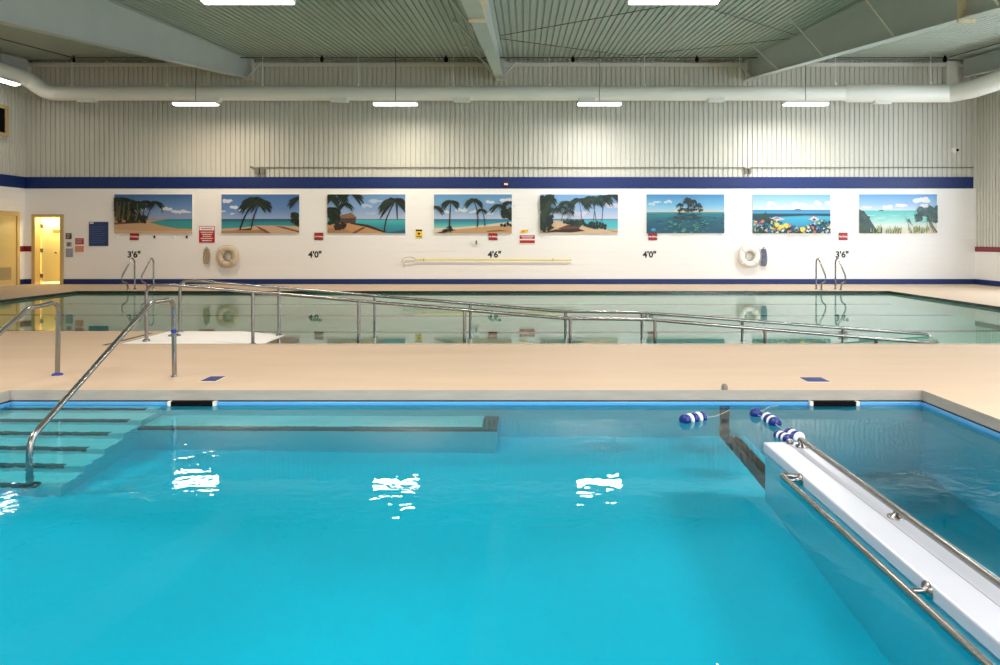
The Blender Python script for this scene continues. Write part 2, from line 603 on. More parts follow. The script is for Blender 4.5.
struct(b, 'baseboard_right', 'blue_paint', 'navy base strip of the right wall')

PITCH = 0.1524


def ribs(a0, a1):
    """(position, depth) along a ribbed sheet"""
    out = []
    x = a0
    while x < a1:
        out += [(x, 0.0), (x + 0.100, 0.0), (x + 0.108, 0.036), (x + 0.142, 0.036)]
        x += PITCH
    out.append((a1, 0.0))
    return out


b = MB()
pr = ribs(XL - .1, XR + .1)
b.grid([[(x, D + .03 + dd, ZB1 - .02) for x, dd in pr], [(x, D + .03 + dd, CEIL_D + .05) for x, dd in pr]], 0, False)
struct(b, 'wall_back_cladding', 'clad', 'ribbed steel upper far wall')
b = MB()
pr = ribs(YB, D + .05)
b.grid([[(XL - .02 - dd, y, ZB1 - .02) for y, dd in pr], [(XL - .02 - dd, y, ceil_z(y) + .05) for y, dd in pr]], 0, False)
struct(b, 'wall_left_cladding', 'clad', 'ribbed steel upper left wall')
# right wall cladding with unseen window openings, assumed for the daylight from the right
WINS = [(2.0, 8.0), (9.0, 14.5), (15.5, 20.5)]
WZ0, WZ1 = 1.30, 4.0
b = MB()
segs = [(YB, WINS[0][0]), (WINS[0][1], WINS[1][0]), (WINS[1][1], WINS[2][0]), (WINS[2][1], D + .05)]
for (a, c) in segs:
    pr = ribs(a, c)
    b.grid([[(XR + .02 + dd, y, ZR1 - .02) for y, dd in pr], [(XR + .02 + dd, y, ceil_z(y) + .05) for y, dd in pr]], 0, False)
for (a, c) in WINS:
    pr = ribs(a, c)
    b.grid([[(XR + .02 + dd, y, ZR1 - .02) for y, dd in pr], [(XR + .02 + dd, y, WZ0) for y, dd in pr]], 0, False)
    b.grid([[(XR + .02 + dd, y, WZ1) for y, dd in pr], [(XR + .02 + dd, y, ceil_z(y) + .05) for y, dd in pr]], 0, False)
struct(b, 'wall_right_cladding', 'clad', 'ribbed steel upper right wall')
for k, (a, c) in enumerate(WINS):
    b = MB()
    for y in [a + (c - a) * t / 4 for t in range(5)]:
        b.box(XR - .01, XR + .09, y - .035, y + .035, WZ0, WZ1)
    for z in (WZ0, (WZ0 + WZ1) / 2, WZ1):
        b.box(XR - .01, XR + .09, a - .035, c + .035, z - .035, z + .035)
    wo = struct(b, 'window_%d' % (k + 1), 'window_frame', 'wide framed window in the right wall')
    g = MB(); g.face([(XR + .05, a, WZ0), (XR + .05, c, WZ0), (XR + .05, c, WZ1), (XR + .05, a, WZ1)])
    struct(g, 'window_pane', 'glass', None, wo)
RWX0, RWX1, RWZ0, RWZ1 = 9.0, 13.9, 0.9, 4.3  # unseen rear window, assumed for daylight on the right of the far wall
b = MB()
zt_ = ceil_z(YB) + .05
b.box(XL - .2, RWX0, YB - .2, YB, 0, zt_); b.box(RWX1, XR + .2, YB - .2, YB, 0, zt_)
b.box(RWX0, RWX1, YB - .2, YB, 0, RWZ0); b.box(RWX0, RWX1, YB - .2, YB, RWZ1, zt_)
struct(b, 'wall_rear', 'white_block', 'white wall behind the camera')
b = MB()
for k in range(7):
    x = RWX0 + (RWX1 - RWX0) * k / 6
    b.box(x - .04, x + .04, YB - .12, YB + .01, RWZ0, RWZ1)
for z in (RWZ0, 2.4, RWZ1):
    b.box(RWX0, RWX1, YB - .12, YB + .01, z - .04, z + .04)
wo = struct(b, 'window_4', 'window_frame', 'wide window band in the wall behind the camera')
g = MB(); g.face([(RWX0, YB - .06, RWZ0), (RWX1, YB - .06, RWZ0), (RWX1, YB - .06, RWZ1), (RWX0, YB - .06, RWZ1)])
struct(g, 'window_pane', 'glass', None, wo)
# corner flashing at the right of the far wall
b = MB(); b.box(XR - .06, XR + .02, D - .03, D + .06, ZB0, CEIL_D - .1)
struct(b, 'trim_7', 'clad', 'corner flashing')

# ceiling: ribs run towards the far wall
b = MB()
pr = ribs(XL - .1, XR + .1)
b.grid([[(x, YB - .1, ceil_z(YB - .1) + dd) for x, dd in pr], [(x, D + .15, ceil_z(D + .15) + dd) for x, dd in pr]], 0, False)
struct(b, 'ceiling', 'roof', 'ribbed steel roof liner')


# ------------------------------------------------------------------ roof steel
def zbot(y): return 6.37 - 0.130 * (23.1 - y)


def rafter(X, label, bsides, tail=True):
    t = thing('roof_beam', (X, 23.1, zbot(23.1)), label, 'beam', 'tapered grey roof beams')
    yn, yf = 4.0, 23.1
    top = lambda y: ceil_z(y) - 0.02
    w = MB()
    w.prism([(X - .008, yn, zbot(yn)), (X - .008, yf, zbot(yf)), (X - .008, yf, top(yf)), (X - .008, yn, top(yn))], (0.016, 0, 0))
    w.build('web', 'steel', t)
    fl = MB()
    fl.prism([(X - .13, yn, zbot(yn) - .016), (X - .13, yf, zbot(yf) - .016), (X - .13, yf, zbot(yf)), (X - .13, yn, zbot(yn))], (0.26, 0, 0))
    fl.build('bottom_flange', 'steel', t)
    fl = MB()
    fl.prism([(X - .11, yn, top(yn) - .014), (X - .11, yf, top(yf) - .014), (X - .11, yf, top(yf)), (X - .11, yn, top(yn))], (0.22, 0, 0))
    fl.build('top_flange', 'steel', t)
    ep = MB()
    ep.box(X - .13, X + .13, yf, yf + .02, zbot(yf) - .03, top(yf) + .0)
    ep.build('end_plate', 'steel', t)
    cs = MB()
    cs.box(X - .13, X + .13, yf + .045, D + .02, zbot(yf) - .02, top(yf) + .03)
    cs.build('column_stub', 'steel_light', t)
    # bolted splice
    ys = 11.9
    sp = MB()
    sp.box(X - .138, X + .138, ys - .02, ys + .02, zbot(ys) - .07, zbot(ys) + .5)
    for s in (-1, 1):
        for q in (0, 1):
            sp.lathe([(.016, -.035), (.016, .035)], (X + s * .07, ys, zbot(ys) - .045 + q * .13), 'y', 8)
    sp.build('splice_plate', 'primer', t)
    for (y, s) in bsides:
        k = MB()
        p0 = Vector((X + s * .12, y, zbot(y) + .02)); p1 = Vector((X + s * .86, y, ceil_z(y) - .03))
        k.tube([p0, p1], .022, 6)
        k.box(p1.x - .03, p1.x + .03, y - .04, y + .04, p1.z - .06, p1.z + .04)
        k.build('fly_brace', 'steel_light', t)
    k = MB()
    for s in ([-1, 1] if abs(X) < 3 else [1 if X < 0 else -1]):
        k.tube([(X + s * .11, 22.9, zbot(22.9) + .02), (X + s * .50, 22.9, zbot(22.9) + .47)], .028, 6)
    k.build('knee_brace', 'steel_light', t)
    return t


rafter(-8.53, 'grey tapered roof beam at the left, crossing above the leftmost murals', [])
rafter(-0.74, 'grey roof beam over the middle, seen almost from below', [(20.6, -1), (17.3, -1), (14.0, -1)])
rafter(7.02, 'deep grey tapered roof beam at the right with diagonal braces', [(20.4, -1), (17.3, -1), (14.0, -1), (10.9, -1)])

def end_beam(X, label):
    t = thing('end_wall_beam', (X, 23.1, 6.3), label, 'beam')
    yn, yf, dep = 4.0, 23.1, 0.55
    top = lambda y: ceil_z(y) - 0.03
    w = MB()
    w.prism([(X - .006, yn, top(yn) - dep), (X - .006, yf, top(yf) - dep), (X - .006, yf, top(yf)), (X - .006, yn, top(yn))], (.012, 0, 0))
    w.build('web', 'steel', t)
    for nm, off in (('bottom_flange', dep), ('top_flange', 0.012)):
        fl = MB()
        fl.prism([(X - .1, yn, top(yn) - off), (X - .1, yf, top(yf) - off), (X - .1, yf, top(yf) - off + .012), (X - .1, yn, top(yn) - off + .012)], (.2, 0, 0))
        fl.build(nm, 'steel', t)
    c = MB()
    c.box(X - .45, X - .1, D - .2, D + .02, 5.9, 6.92)
    c.build('column_stub', 'steel_light', t)


end_beam(13.55, 'grey steel beam along the top of the right wall')
end_beam(-15.3, 'shadowed steel beam along the top of the left wall')

# eave strut along the top of the far wall
b = MB()
zs = wz(66)
b.prism([(XL, D - .14, zs + .07), (XL, D - .14, zs - .05), (XL, D - .12, zs - .05), (XL, D - .12, zs + .05), (XL, D + .03, zs + .05), (XL, D + .03, zs + .07)], (XR - XL, 0, 0))
tag(b.build('eave_strut', 'steel_light'), 'long pale steel strut where the far wall meets the roof', 'strut')

# dark pipe running round under the roof
t = thing('roof_pipe', (0, 22.55, ceil_z(22.55) - .06), 'thin dark pipe running around just under the roof edge', 'pipe')
yp = 22.55
pz = lambda y: ceil_z(y) - .065
b = MB()
b.tube(fillet([(-13.55, 4.0, pz(4.0)), (-13.55, yp, pz(yp)), (12.72, yp, pz(yp)), (12.72, 4.0, pz(4.0))], .12), .015, 8)
b.build('pipe_run', 'pipe_dark', t)
for px in (73, 322, 446, 573, 697, 945):
    x = wx(px, yp)
    c = MB(); c.lathe([(.02, -.13), (.055, -.11), (.06, -.03), (.03, .03), (.03, .06)], (x, yp, pz(yp)), 'z', 12)
    c.build('pipe_coupling', 'black', t)

# diagonal brace rods under the roof, middle bay
rods = [((-.62, 19.1), (7.0, 12.0), 'from the middle roof beam towards the right light'),
        ((-.62, 19.5), (3.15, 22.3), 'from the middle roof beam down to the pipe'),
        ((3.15, 22.3), (6.9, 19.5), 'from the pipe up to the right roof beam'),
        ((6.9, 19.0), (0.4, 12.4), 'from the right roof beam to behind the right light')]
for (p, q, s) in rods:
    b = MB()
    b.tube([(p[0], p[1], ceil_z(p[1]) - .05), (q[0], q[1], ceil_z(q[1]) - .05)], .008, 6)
    tag(b.build('brace_rod', 'pipe_dark'), 'thin dark brace rod ' + s, 'rod', 'roof brace rods')

# ------------------------------------------------------------------ air duct
YD, ZD = 22.5, 5.775
t = thing('air_duct', (0, YD, ZD), 'long round white air duct running along the top of the far wall', 'duct')
b = MB()
R0 = .212
path = fillet([(-14.8, 10.0, 6.17), (-14.78, 22.35, 6.17), (-14.32, 22.5, ZD), (-13.4, YD, ZD)], [.30, .28], 8)
path = path + [Vector((9.6, YD, ZD))]
b.tube(path, [.225 if i < len(path) - 10 else R0 for i in range(len(path))], 28)
b.build('duct_run', 'duct', t)
b = MB()
R1 = .266
b.tube([(9.58, YD, ZD), (9.62, YD, ZD), (9.70, YD, ZD), (12.85, YD, ZD)], [R0 + .004, R0 + .01, R1, R1], 28)
b.tube([(12.78, YD + .06, ZD), (13.05, 21.8, ZD - .01), (13.05, 12.0, ZD - .01)], R1 - .004, 28)
b.build('duct_branch', 'duct', t)
for px in (58, 198, 300, 397, 500, 598, 700, 803):
    x = wx(px, YD)
    b = MB()
    b.tube([(x - .014, YD, ZD), (x + .014, YD, ZD)], R0 + .006, 28)
    b.build('duct_seam', 'duct', t)
for px in (88, 213, 340, 462, 587, 715, 881):
    x = wx(px, YD)
    r = R0 if px < 850 else R1
    c = MB()
    c.box(x - .25, x + .25, YD - .16, YD + .10, ZD - r - .045, ZD - r + .05)
    c.box(x - .22, x + .22, YD - .19, YD - .155, ZD - r - .075, ZD - r - .02)
    c.build('air_register', 'duct', t)
c = MB(); c.box(-15.0, -14.6, 20.3, 20.9, 5.88, 5.98); c.build('air_register', 'duct', t)
for k in range(10):
    x = wx(72 + 95.4 * k, YD)
    r = R0 if k < 8 else R1
    c = MB()
    c.tube([(x, YD, ZD + r - .02), (x, YD, ceil_z(YD) - .02)], .010, 6)
    c.lathe([(.0, -.05), (.035, -.035), (.045, 0), (.03, .04), (.01, .055)], (x, YD, ZD + r + .035), 'z', 10)
    c.build('hanger_rod', 'white_plastic', t)

# ------------------------------------------------------------------ linear lights
LIGHT_XY = []


def light_fixture(X, Y, Z, label, along='x', first=None):
    if first is not None:
        return clone(first, (X, Y, Z), label)
    t = thing('ceiling_light', (X, Y, Z), label, 'light', 'hanging linear lights')
    hx, hy = (.615, .16) if along == 'x' else (.16, .615)
    b = MB()
    b.rbox(X - hx, X + hx, Y - hy, Y + hy, Z + .02, Z + .085, .012)
    b.build('housing', 'fixture', t)
    b = MB()
    n = 8
    rows = []
    for k in range(n + 1):
        a = pi * k / n
        off, dz = cos(a), -sin(a) * .045
        if along == 'x':
            rows.append([(X - hx + .015, Y + off * (hy - .015), Z + .022 + dz), (X + hx - .015, Y + off * (hy - .015), Z + .022 + dz)])
        else:
            rows.append([(X + off * (hx - .015), Y - hy + .015, Z + .022 + dz), (X + off * (hx - .015), Y + hy - .015, Z + .022 + dz)])
    b.grid(rows, 0, True)
    b.face([r[0] for r in rows]); b.face([r[1] for r in rows][::-1])
    b.build('lens', 'lens', t)
    b = MB()
    b.tube([(X, Y, Z + .08), (X, Y, ceil_z(Y))], .008, 6)
    b.build('suspension_wire', 'wire', t)
    return t


LX = [-9.28, -3.63, 2.13, 7.96]
ZF, ZN = 5.205, 4.655
far_names = ['leftmost lit linear light hanging before the far wall', 'second lit linear light from the left before the far wall',
             'third lit linear light from the left before the far wall', 'rightmost lit linear light hanging before the far wall']
for k, x in enumerate(LX):
    light_fixture(x, 21.2, ZF, far_names[k]); LIGHT_XY.append((x, 21.2, ZF, 'x'))
near_names = [None, 'bright linear light at the top edge, left of the middle beam', 'bright linear light at the top edge, right of the middle beam', None]
for k, x in enumerate([-9.45, -3.78, 2.05, 8.0]):
    if near_names[k]:
        light_fixture(x, 10.25, ZN, near_names[k])
    LIGHT_XY.append((x, 10.25, ZN, 'x'))
light_fixture(-14.75, 21.15, wz(84, 21.6), 'lit linear light near the left wall, pointing away from the camera', 'y')
LIGHT_XY.append((-14.75, 21.15, wz(84, 21.6), 'y'))
for x in (-6.5, -0.8, 5.0):           # added row over the pool without fixtures, then unseen row behind the camera
    LIGHT_XY.append((x, 4.8, 4.25, 'x'))
for x in (-3.7, 2.1, 8.0):
    LIGHT_XY.append((x, -0.7, 3.9, 'x'))

P_FAR, P_NEAR, P_ADDED, P_REAR, P_WIN, P_RWIN = 148.0, 92.0, 218.0, 260.0, 200.0, 1050.0


def area(name, loc, rot, sx, sy, power, col, caust=True):
    l = bpy.data.lights.new(name, 'AREA')
    l.shape = 'RECTANGLE'; l.size = sx; l.size_y = sy
    l.energy = power; l.color = col
    l.cycles.is_caustics_light = caust
    o = bpy.data.objects.new(name, l)
    o.location = loc; o.rotation_euler = rot
    COL.objects.link(o)
    return o


for (x, y, z, al) in LIGHT_XY:
    p = P_FAR if y > 20 else (P_NEAR if y > 5 else (P_ADDED if y > 2 else P_REAR))
    if x < -12: p = 8
    p *= (.64 + .62 * (x + 9.4) / 17.4) if y > 9 else 1.0
    if y < 9: wcol = (1.0, .95, .90)
    elif x < -5: wcol = (1.0, .80, .60)
    elif x < 0: wcol = (1.0, .87, .70)
    else: wcol = (1.0, .95, .89)
    area('lamp_glow', (x, y, z - .03), (0, 0, 0) if al == 'x' else (0, 0, pi / 2), 1.2, .28, p, wcol)
for (a, c) in WINS:
    area('window_daylight', (XR + .12, (a + c) / 2, (WZ0 + WZ1) / 2), (0, -pi / 2, 0) if False else (0, pi / 2, 0), WZ1 - WZ0 - .1, c - a - .1, P_WIN * (2.5 if a > 15 else 1.0), (.82, .91, 1.0))
area('window_daylight', ((RWX0 + RWX1) / 2, YB - .15, (RWZ0 + RWZ1) / 2), (pi / 2, 0, 0), RWX1 - RWX0 - .1, RWZ1 - RWZ0 - .1, P_RWIN, (.82, .91, 1.0))
area('doorway_lamp', ((DX0 + DX1) / 2, D + .06, DZ - .01), (radians(25), 0, 0), .6, .08, 16, (1.0, .86, .5), False)  # added fill light inside the header, brightens the door leaf
# lamp in the room behind the open doorway
area('side_room_lamp', (-14.3, D + 1.3, 2.35), (0, 0, 0), .8, .8, 190, (1.0, .92, .62), False)

# ------------------------------------------------------------------ doors
t = thing('door_1', (DX0, D, 0), 'cream door standing ajar in a tan frame on the far wall', 'door', kind='structure')
b = MB()
b.box(DX0 - .075, DX0 + .03, D - .03, D + .26, 0, DZ); b.box(DX1 - .03, DX1 + .075, D - .03, D + .26, 0, DZ)
b.box(DX0 - .075, DX1 + .075, D - .03, D + .26, DZ, DZ + .08)
b.build('door_frame', 'tan', t)
hinge = Vector((DX0 + .05, D + .24, 0))
xf = Matrix.Translation(hinge) @ Matrix.Rotation(radians(13), 4, 'Z')
b = MB(); b.box(0, .80, 0, .045, .07, DZ - .03, xf=xf)
leaf = b.build('door_leaf', 'door_leaf', t)
b = MB(); b.box(.33, .66, -.006, 0, 1.60, 1.71, xf=xf); b.build('door_sign', 'orange', leaf)
b = MB(); b.lathe([(.02, 0), (.022, -.04), (.034, -.06), (.03, -.09), (.0, -.095)], (0, 0, 0), 'y', 14)
b.v = [tuple(xf @ Vector((p[0] + .44, p[1], p[2] + .98))) for p in b.v]
b.build('door_knob', 'stainless', leaf)
for z in (.25, 1.05, 1.82):
    b = MB(); b.box(-.02, .06, -.012, .02, z - .06, z + .06, xf=xf); b.build('hinge', 'stainless', leaf)
b = MB()
b.box(-15.9, -13.2, D + 2.2, D + 2.3, 0, 2.7); b.box(-16.0, -15.9, D + .25, D + 2.3, 0, 2.7); b.box(-13.2, -13.1, D + .25, D + 2.3, 0, 2.7)
b.box(-16.0, -13.1, D + .25, D + 2.3, 2.6, 2.7)
struct(b, 'wall_side_room', 'yellow_room', 'yellow walls of the room behind the doorway')

t = thing('door_2', (XL, 22.6, 0), 'closed tan door with a low vent on the left wall', 'door', kind='structure')
b = MB()
b.box(XL - .02, XL + .05, 23.02, 23.14, 0, 2.12); b.box(XL - .02, XL + .05, 22.0, 22.1, 0, 2.12); b.box(XL - .02, XL + .05, 22.0, 23.14, 2.12, 2.25)
b.build('door_frame', 'tan', t)
b = MB(); b.box(XL - .01, XL + .018, 22.1, 23.02, .02, 2.12)
leaf = b.build('door_leaf', 'left_leaf', t)
b = MB()
b.box(XL + .018, XL + .03, 22.2, 22.78, .18, .56)
for k in range(6):
    b.box(XL + .03, XL + .04, 22.24, 22.74, .22 + k * .055, .245 + k * .055)
b.build('vent_grille', 'vent', leaf)

# framed dark window high on the left wall
t = thing('wall_vent', (XL, 22.1, 5), 'dark opening in a tan frame high on the left wall', 'vent')
zz0, zz1 = wz(136, 22.4), wz(105, 22.4)
b = MB()
y0, y1 = 21.6, 22.63
b.box(XL - .02, XL + .06, y1 - .12, y1, zz0, zz1); b.box(XL - .02, XL + .06, y0, y0 + .12, zz0, zz1)
b.box(XL - .02, XL + .06, y0 + .12, y1 - .12, zz0, zz0 + .1); b.box(XL - .02, XL + .06, y0 + .12, y1 - .12, zz1 - .1, zz1)
b.build('frame', 'tan', t)
b = MB(); b.box(XL - .02, XL + .02, y0 + .1, y1 - .1, zz0 + .08, zz1 - .08); b.build('opening', 'black', t)


# ------------------------------------------------------------------ murals
class Paint:
    """layers of flat paint in panel coordinates u 0..1, v 0..1 (v up)"""
    W, H = 2.43, 1.215

    def __init__(self, px):
        self.mb = MB(); self.n = 0
        self.x0 = wx(px, D - .03); self.z0 = wz(233.3, D - .03)

    def P(self, u, v):
        u = min(1, max(0, u)); v = min(1, max(0, v))
        return (self.x0 + u * self.W, D - .034 - .00025 * self.n, self.z0 + v * self.H)

    def poly(self, pts, col):
        self.n += 1
        c = srgb(*col)
        # clip to the panel
        pts = clip(pts)
        if len(pts) >= 3:
            self.mb.face([self.P(u, v) for u, v in pts], col=c)

    def fan(self, c, ring, col):
        self.n += 1
        k = srgb(*col)
        for i in range(len(ring)):
            tri = clip([c, ring[i], ring[(i + 1) % len(ring)]])
            if len(tri) >= 3:
                self.mb.face([self.P(*p) for p in tri], col=k)

    def bands(self, stops):
        """vertical gradient: list of (v, colour)"""
        self.n += 1
        for (v0, c0), (v1, c1) in zip(stops, stops[1:]):
            a, b = srgb(*c0), srgb(*c1)
            self.mb.face([self.P(0, v0), self.P(1, v0), self.P(1, v1), self.P(0, v1)], col=[a, a, b, b])

    def strip(self, pts, widths, col):
        self.n += 1
        k = srgb(*col)
        for i in range(len(pts) - 1):
            (u0, v0), (u1, v1) = pts[i], pts[i + 1]
            du, dv = (u1 - u0) * 2, v1 - v0
            L = sqrt(du * du + dv * dv) or 1
            nx, ny = -dv / L / 2, du / L
            a, b = widths[i], widths[i + 1]
            q = clip([(u0 + nx * a, v0 + ny * a), (u0 - nx * a, v0 - ny * a), (u1 - nx * b, v1 - ny * b), (u1 + nx * b, v1 + ny * b)])
            if len(q) >= 3:
                self.mb.face([self.P(*p) for p in q], col=k)

    def blob(self, u, v, ru, rv, col, rough=.25, n=14):
        ring = []
        for k in range(n):
            a = 2 * pi * k / n
            r = 1 + random.uniform(-rough, rough)
            ring.append((u + cos(a) * ru * r, v + sin(a) * rv * r))
        self.fan((u, v), ring, col)

    def cloud(self, u, v, s, col=(214, 222, 236)):
        s *= 1.25
        for k in range(7):
            self.blob(u + random.uniform(-1, 1) * s, v + random.uniform(-.25, .5) * s, s * random.uniform(.3, .6), s * random.uniform(.35, .7), col, .15)

    def bush(self, u0, u1, v0, v1, n, cols, s=.03):
        for k in range(n):
            self.blob(random.uniform(u0, u1), random.uniform(v0, v1), s * random.uniform(.6, 1.3), 2 * s * random.uniform(.6, 1.3), random.choice(cols), .45, 9)

    def crown(self, u, v, r, n=11, shrink=.62, cols=((20, 40, 34), (34, 58, 40), (16, 30, 30)), droop=.9, w=.017):
        r = r * shrink; n = n + 4
        for k in range(n):
            a = pi * (-.18 + 1.36 * (k + random.uniform(-.2, .2)) / (n - 1))
            L = r * random.uniform(.8, 1.1)
            pts, ws = [], []
            for i in range(6):
                t = i / 5
                pts.append((u + cos(a) * L * t * .5 * 1.15, v + sin(a) * L * t * .75 - droop * L * t * t * .75))
                ws.append(w * (r / .2) * (0.35 + 1.6 * t * (1 - t) * 1.6) * (1 if i < 5 else .1))
            self.strip(pts, ws, random.choice(cols))

    def palm(self, ub, vb, ut, vt, r, bend=.03, tw=.016, trunk=(44, 38, 36), **kw):
        pts = []
        for i in range(7):
            t = i / 6
            pts.append((ub + (ut - ub) * t + bend * sin(pi * t), vb + (vt - vb) * t))
        self.strip(pts, [tw * (1.25 - .5 * i / 6) for i in range(7)], trunk)
        self.crown(ut, vt, r, **kw)


def clip(pts):
    """Sutherland-Hodgman to the unit square"""
    for ax, lim, sgn in ((0, 0, 1), (0, 1, -1), (1, 0, 1), (1, 1, -1)):
        out = []
        for i in range(len(pts)):
            a, b = pts[i], pts[(i + 1) % len(pts)]
            ia, ib = (a[ax] - lim) * sgn >= 0, (b[ax] - lim) * sgn >= 0
            if ia: out.append(a)
            if ia != ib:
                t = (lim - a[ax]) / (b[ax] - a[ax])
                out.append((a[0] + (b[0] - a[0]) * t, a[1] + (b[1] - a[1]) * t))
        pts = out
        if not pts: break
    return pts


GREENS = [(18, 32, 24), (30, 50, 30), (24, 40, 34), (44, 62, 34)]
SAND, SAND2, SANDS = (206, 172, 122), (178, 138, 90), (122, 86, 56)


def mural1(p):
    p.bands([(0, (70, 150, 160)), (.30, (40, 150, 160)), (.36, (28, 110, 150)), (.37, (150, 160, 200)), (.6, (110, 140, 200)), (1, (40, 88, 160))])
    for u, v, s in ((.66, .62, .05), (.79, .55, .045), (.86, .56, .04), (.93, .54, .03), (.33, .62, .05)): p.cloud(u, v, s)
    p.poly([(.0, .34), (.42, .36), (.68, .355), (.5, .31), (.45, .28), (.6, .2), (.8, .13), (1, .11), (1, 0), (0, 0)], SAND)
    p.poly([(0, .1), (.3, .06), (1, .06), (1, 0), (0, 0)], (220, 186, 136))
    p.poly([(0, .27), (.2, .31), (.4, .31), (.42, .27), (.2, .25), (0, .22)], SANDS)
    p.bush(0, .24, .34, .75, 46, GREENS, .035); p.bush(.18, .40, .32, .48, 30, GREENS, .03)
    p.palm(.42, .34, .53, .78, .34, -.02, .012); p.palm(.36, .34, .41, .80, .32, .0, .012, cols=((14, 30, 24), (26, 42, 26)))
    for u, r in ((.03, .5), (.10, .55), (.18, .45), (.28, .36)): p.palm(u, .33, u + .02, .86 - u * .3, r, .02, .013, trunk=(120, 110, 70), n=13)
    for u in (.03, .07, .12, .18): p.strip([(u, .33), (u + .02, .8)], [.012, .008], (124, 104, 66))


def mural2(p):
    p.bands([(0, (210, 180, 140)), (.1, (60, 160, 170)), (.28, (36, 130, 150)), (.365, (14, 60, 104)), (.37, (150, 165, 215)), (.6, (96, 130, 200)), (1, (60, 100, 180))])
    for u, v, s in ((.07, .82, .05), (.16, .66, .045), (.27, .6, .035), (.03, .56, .025), (.15, .5, .02)): p.cloud(u, v, s)
    p.poly([(0, .12), (.25, .14), (.45, .2), (.7, .2), (1, .18), (1, 0), (0, 0)], (212, 178, 140))
    p.poly([(0, .06), (.5, .09), (.62, 0), (0, 0)], SAND2)
    p.poly([(.44, .2), (.56, .1), (.64, 0), (.58, 0), (.48, .12)], SANDS)
    p.poly([(.68, .19), (.8, .12), (1, .02), (1, .06), (.8, .17)], SANDS)
    p.poly([(.15, .08), (.25, .1), (.4, .14), (.38, .08)], (70, 48, 36))
    p.bush(.9, 1.0, .22, .5, 22, GREENS, .03)
    p.palm(.24, .1, .42, .84, .62, -.02, .018, n=15); p.palm(.385, .12, .50, .80, .5, -.02, .014, n=14)
    p.crown(1.0, .88, .42, 13)


def mural3(p):
    p.bands([(0, (30, 110, 150)), (.2, (40, 150, 170)), (.33, (60, 180, 190)), (.36, (24, 90, 140)), (.37, (180, 190, 226)), (.6, (140, 166, 216)), (1, (96, 140, 206))])
    for u, v, s in ((.5, .7, .05), (.62, .82, .05), (.55, .5, .04)): p.cloud(u, v, s, (176, 194, 226))
    p.poly([(0, .26), (.3, .26), (.52, .2), (.72, .08), (.74, 0), (0, 0)], (206, 160, 96))
    p.poly([(.0, .12), (.2, .16), (.32, .02), (.0, 0)], SAND2)
    p.poly([(.3, 0), (.45, .16), (.5, .15), (.36, 0)], (120, 76, 46))
    p.poly([(.28, .28), (.52, .22), (.76, .04), (.72, .02), (.5, .16), (.3, .24)], (52, 40, 36))
    p.poly([(.75, .0), (1, .1), (1, 0)], (22, 84, 130))
    p.poly([(.12, .42), (.31, .52), (.37, .42), (.36, .26), (.14, .26)], (84, 66, 58))
    p.poly([(.10, .42), (.3, .53), (.38, .40), (.22, .38)], (140, 110, 74))
    p.bush(0, .14, .25, .6, 26, GREENS, .04); p.bush(.12, .22, .16, .26, 10, [(60, 38, 30), (40, 34, 26)], .03)
    for u, v, r in ((.02, .9, .5), (.12, .98, .5), (.3, 1.02, .5), (.24, .74, .3), (.06, .62, .36)): p.crown(u, v, r, 11)
    p.palm(.73, .04, .87, .82, .62, -.03, .014, n=14); p.strip([(.89, .8), (.9, .36)], [.03, .012], (34, 50, 60))


def mural4(p):
    p.bands([(0, SAND), (.16, (120, 200, 200)), (.26, (50, 160, 176)), (.36, (20, 96, 160)), (.37, (190, 202, 232)), (.6, (130, 166, 216)), (1, (90, 146, 206))])
    for u, v, s in ((.34, .58, .05), (.13, .54, .04), (.5, .55, .04), (.72, .8, .05), (.73, .5, .03), (.9, .82, .06)): p.cloud(u, v, s)
    p.poly([(0, .13), (.3, .16), (.6, .2), (.85, .27), (1, .3), (1, 0), (0, 0)], (226, 214, 190))
    p.poly([(0, 0), (.3, .1), (.6, .16), (1, .22), (1, 0)], (206, 168, 110))
    p.poly([(.03, .02), (.22, .1), (.3, .09), (.1, .0)], (96, 70, 50)); p.poly([(.66, .06), (.85, .09), (.95, .06), (.7, .03)], (140, 104, 66))
    p.bush(.88, 1, .38, .6, 26, GREENS, .035); p.bush(.86, 1, .2, .26, 8, GREENS, .02)
    p.palm(.195, .1, .215, .80, .38, .0, .014, n=14); p.palm(.555, .16, .51, .84, .38, .03, .013, n=14); p.palm(.655, .18, .615, .60, .22, .01, .01, n=11)
    p.bush(.12, .22, .05, .16, 14, GREENS, .02)
    p.crown(.02, .66, .34, 11); p.crown(.83, .70, .34, 13); p.crown(.97, .78, .34, 13)


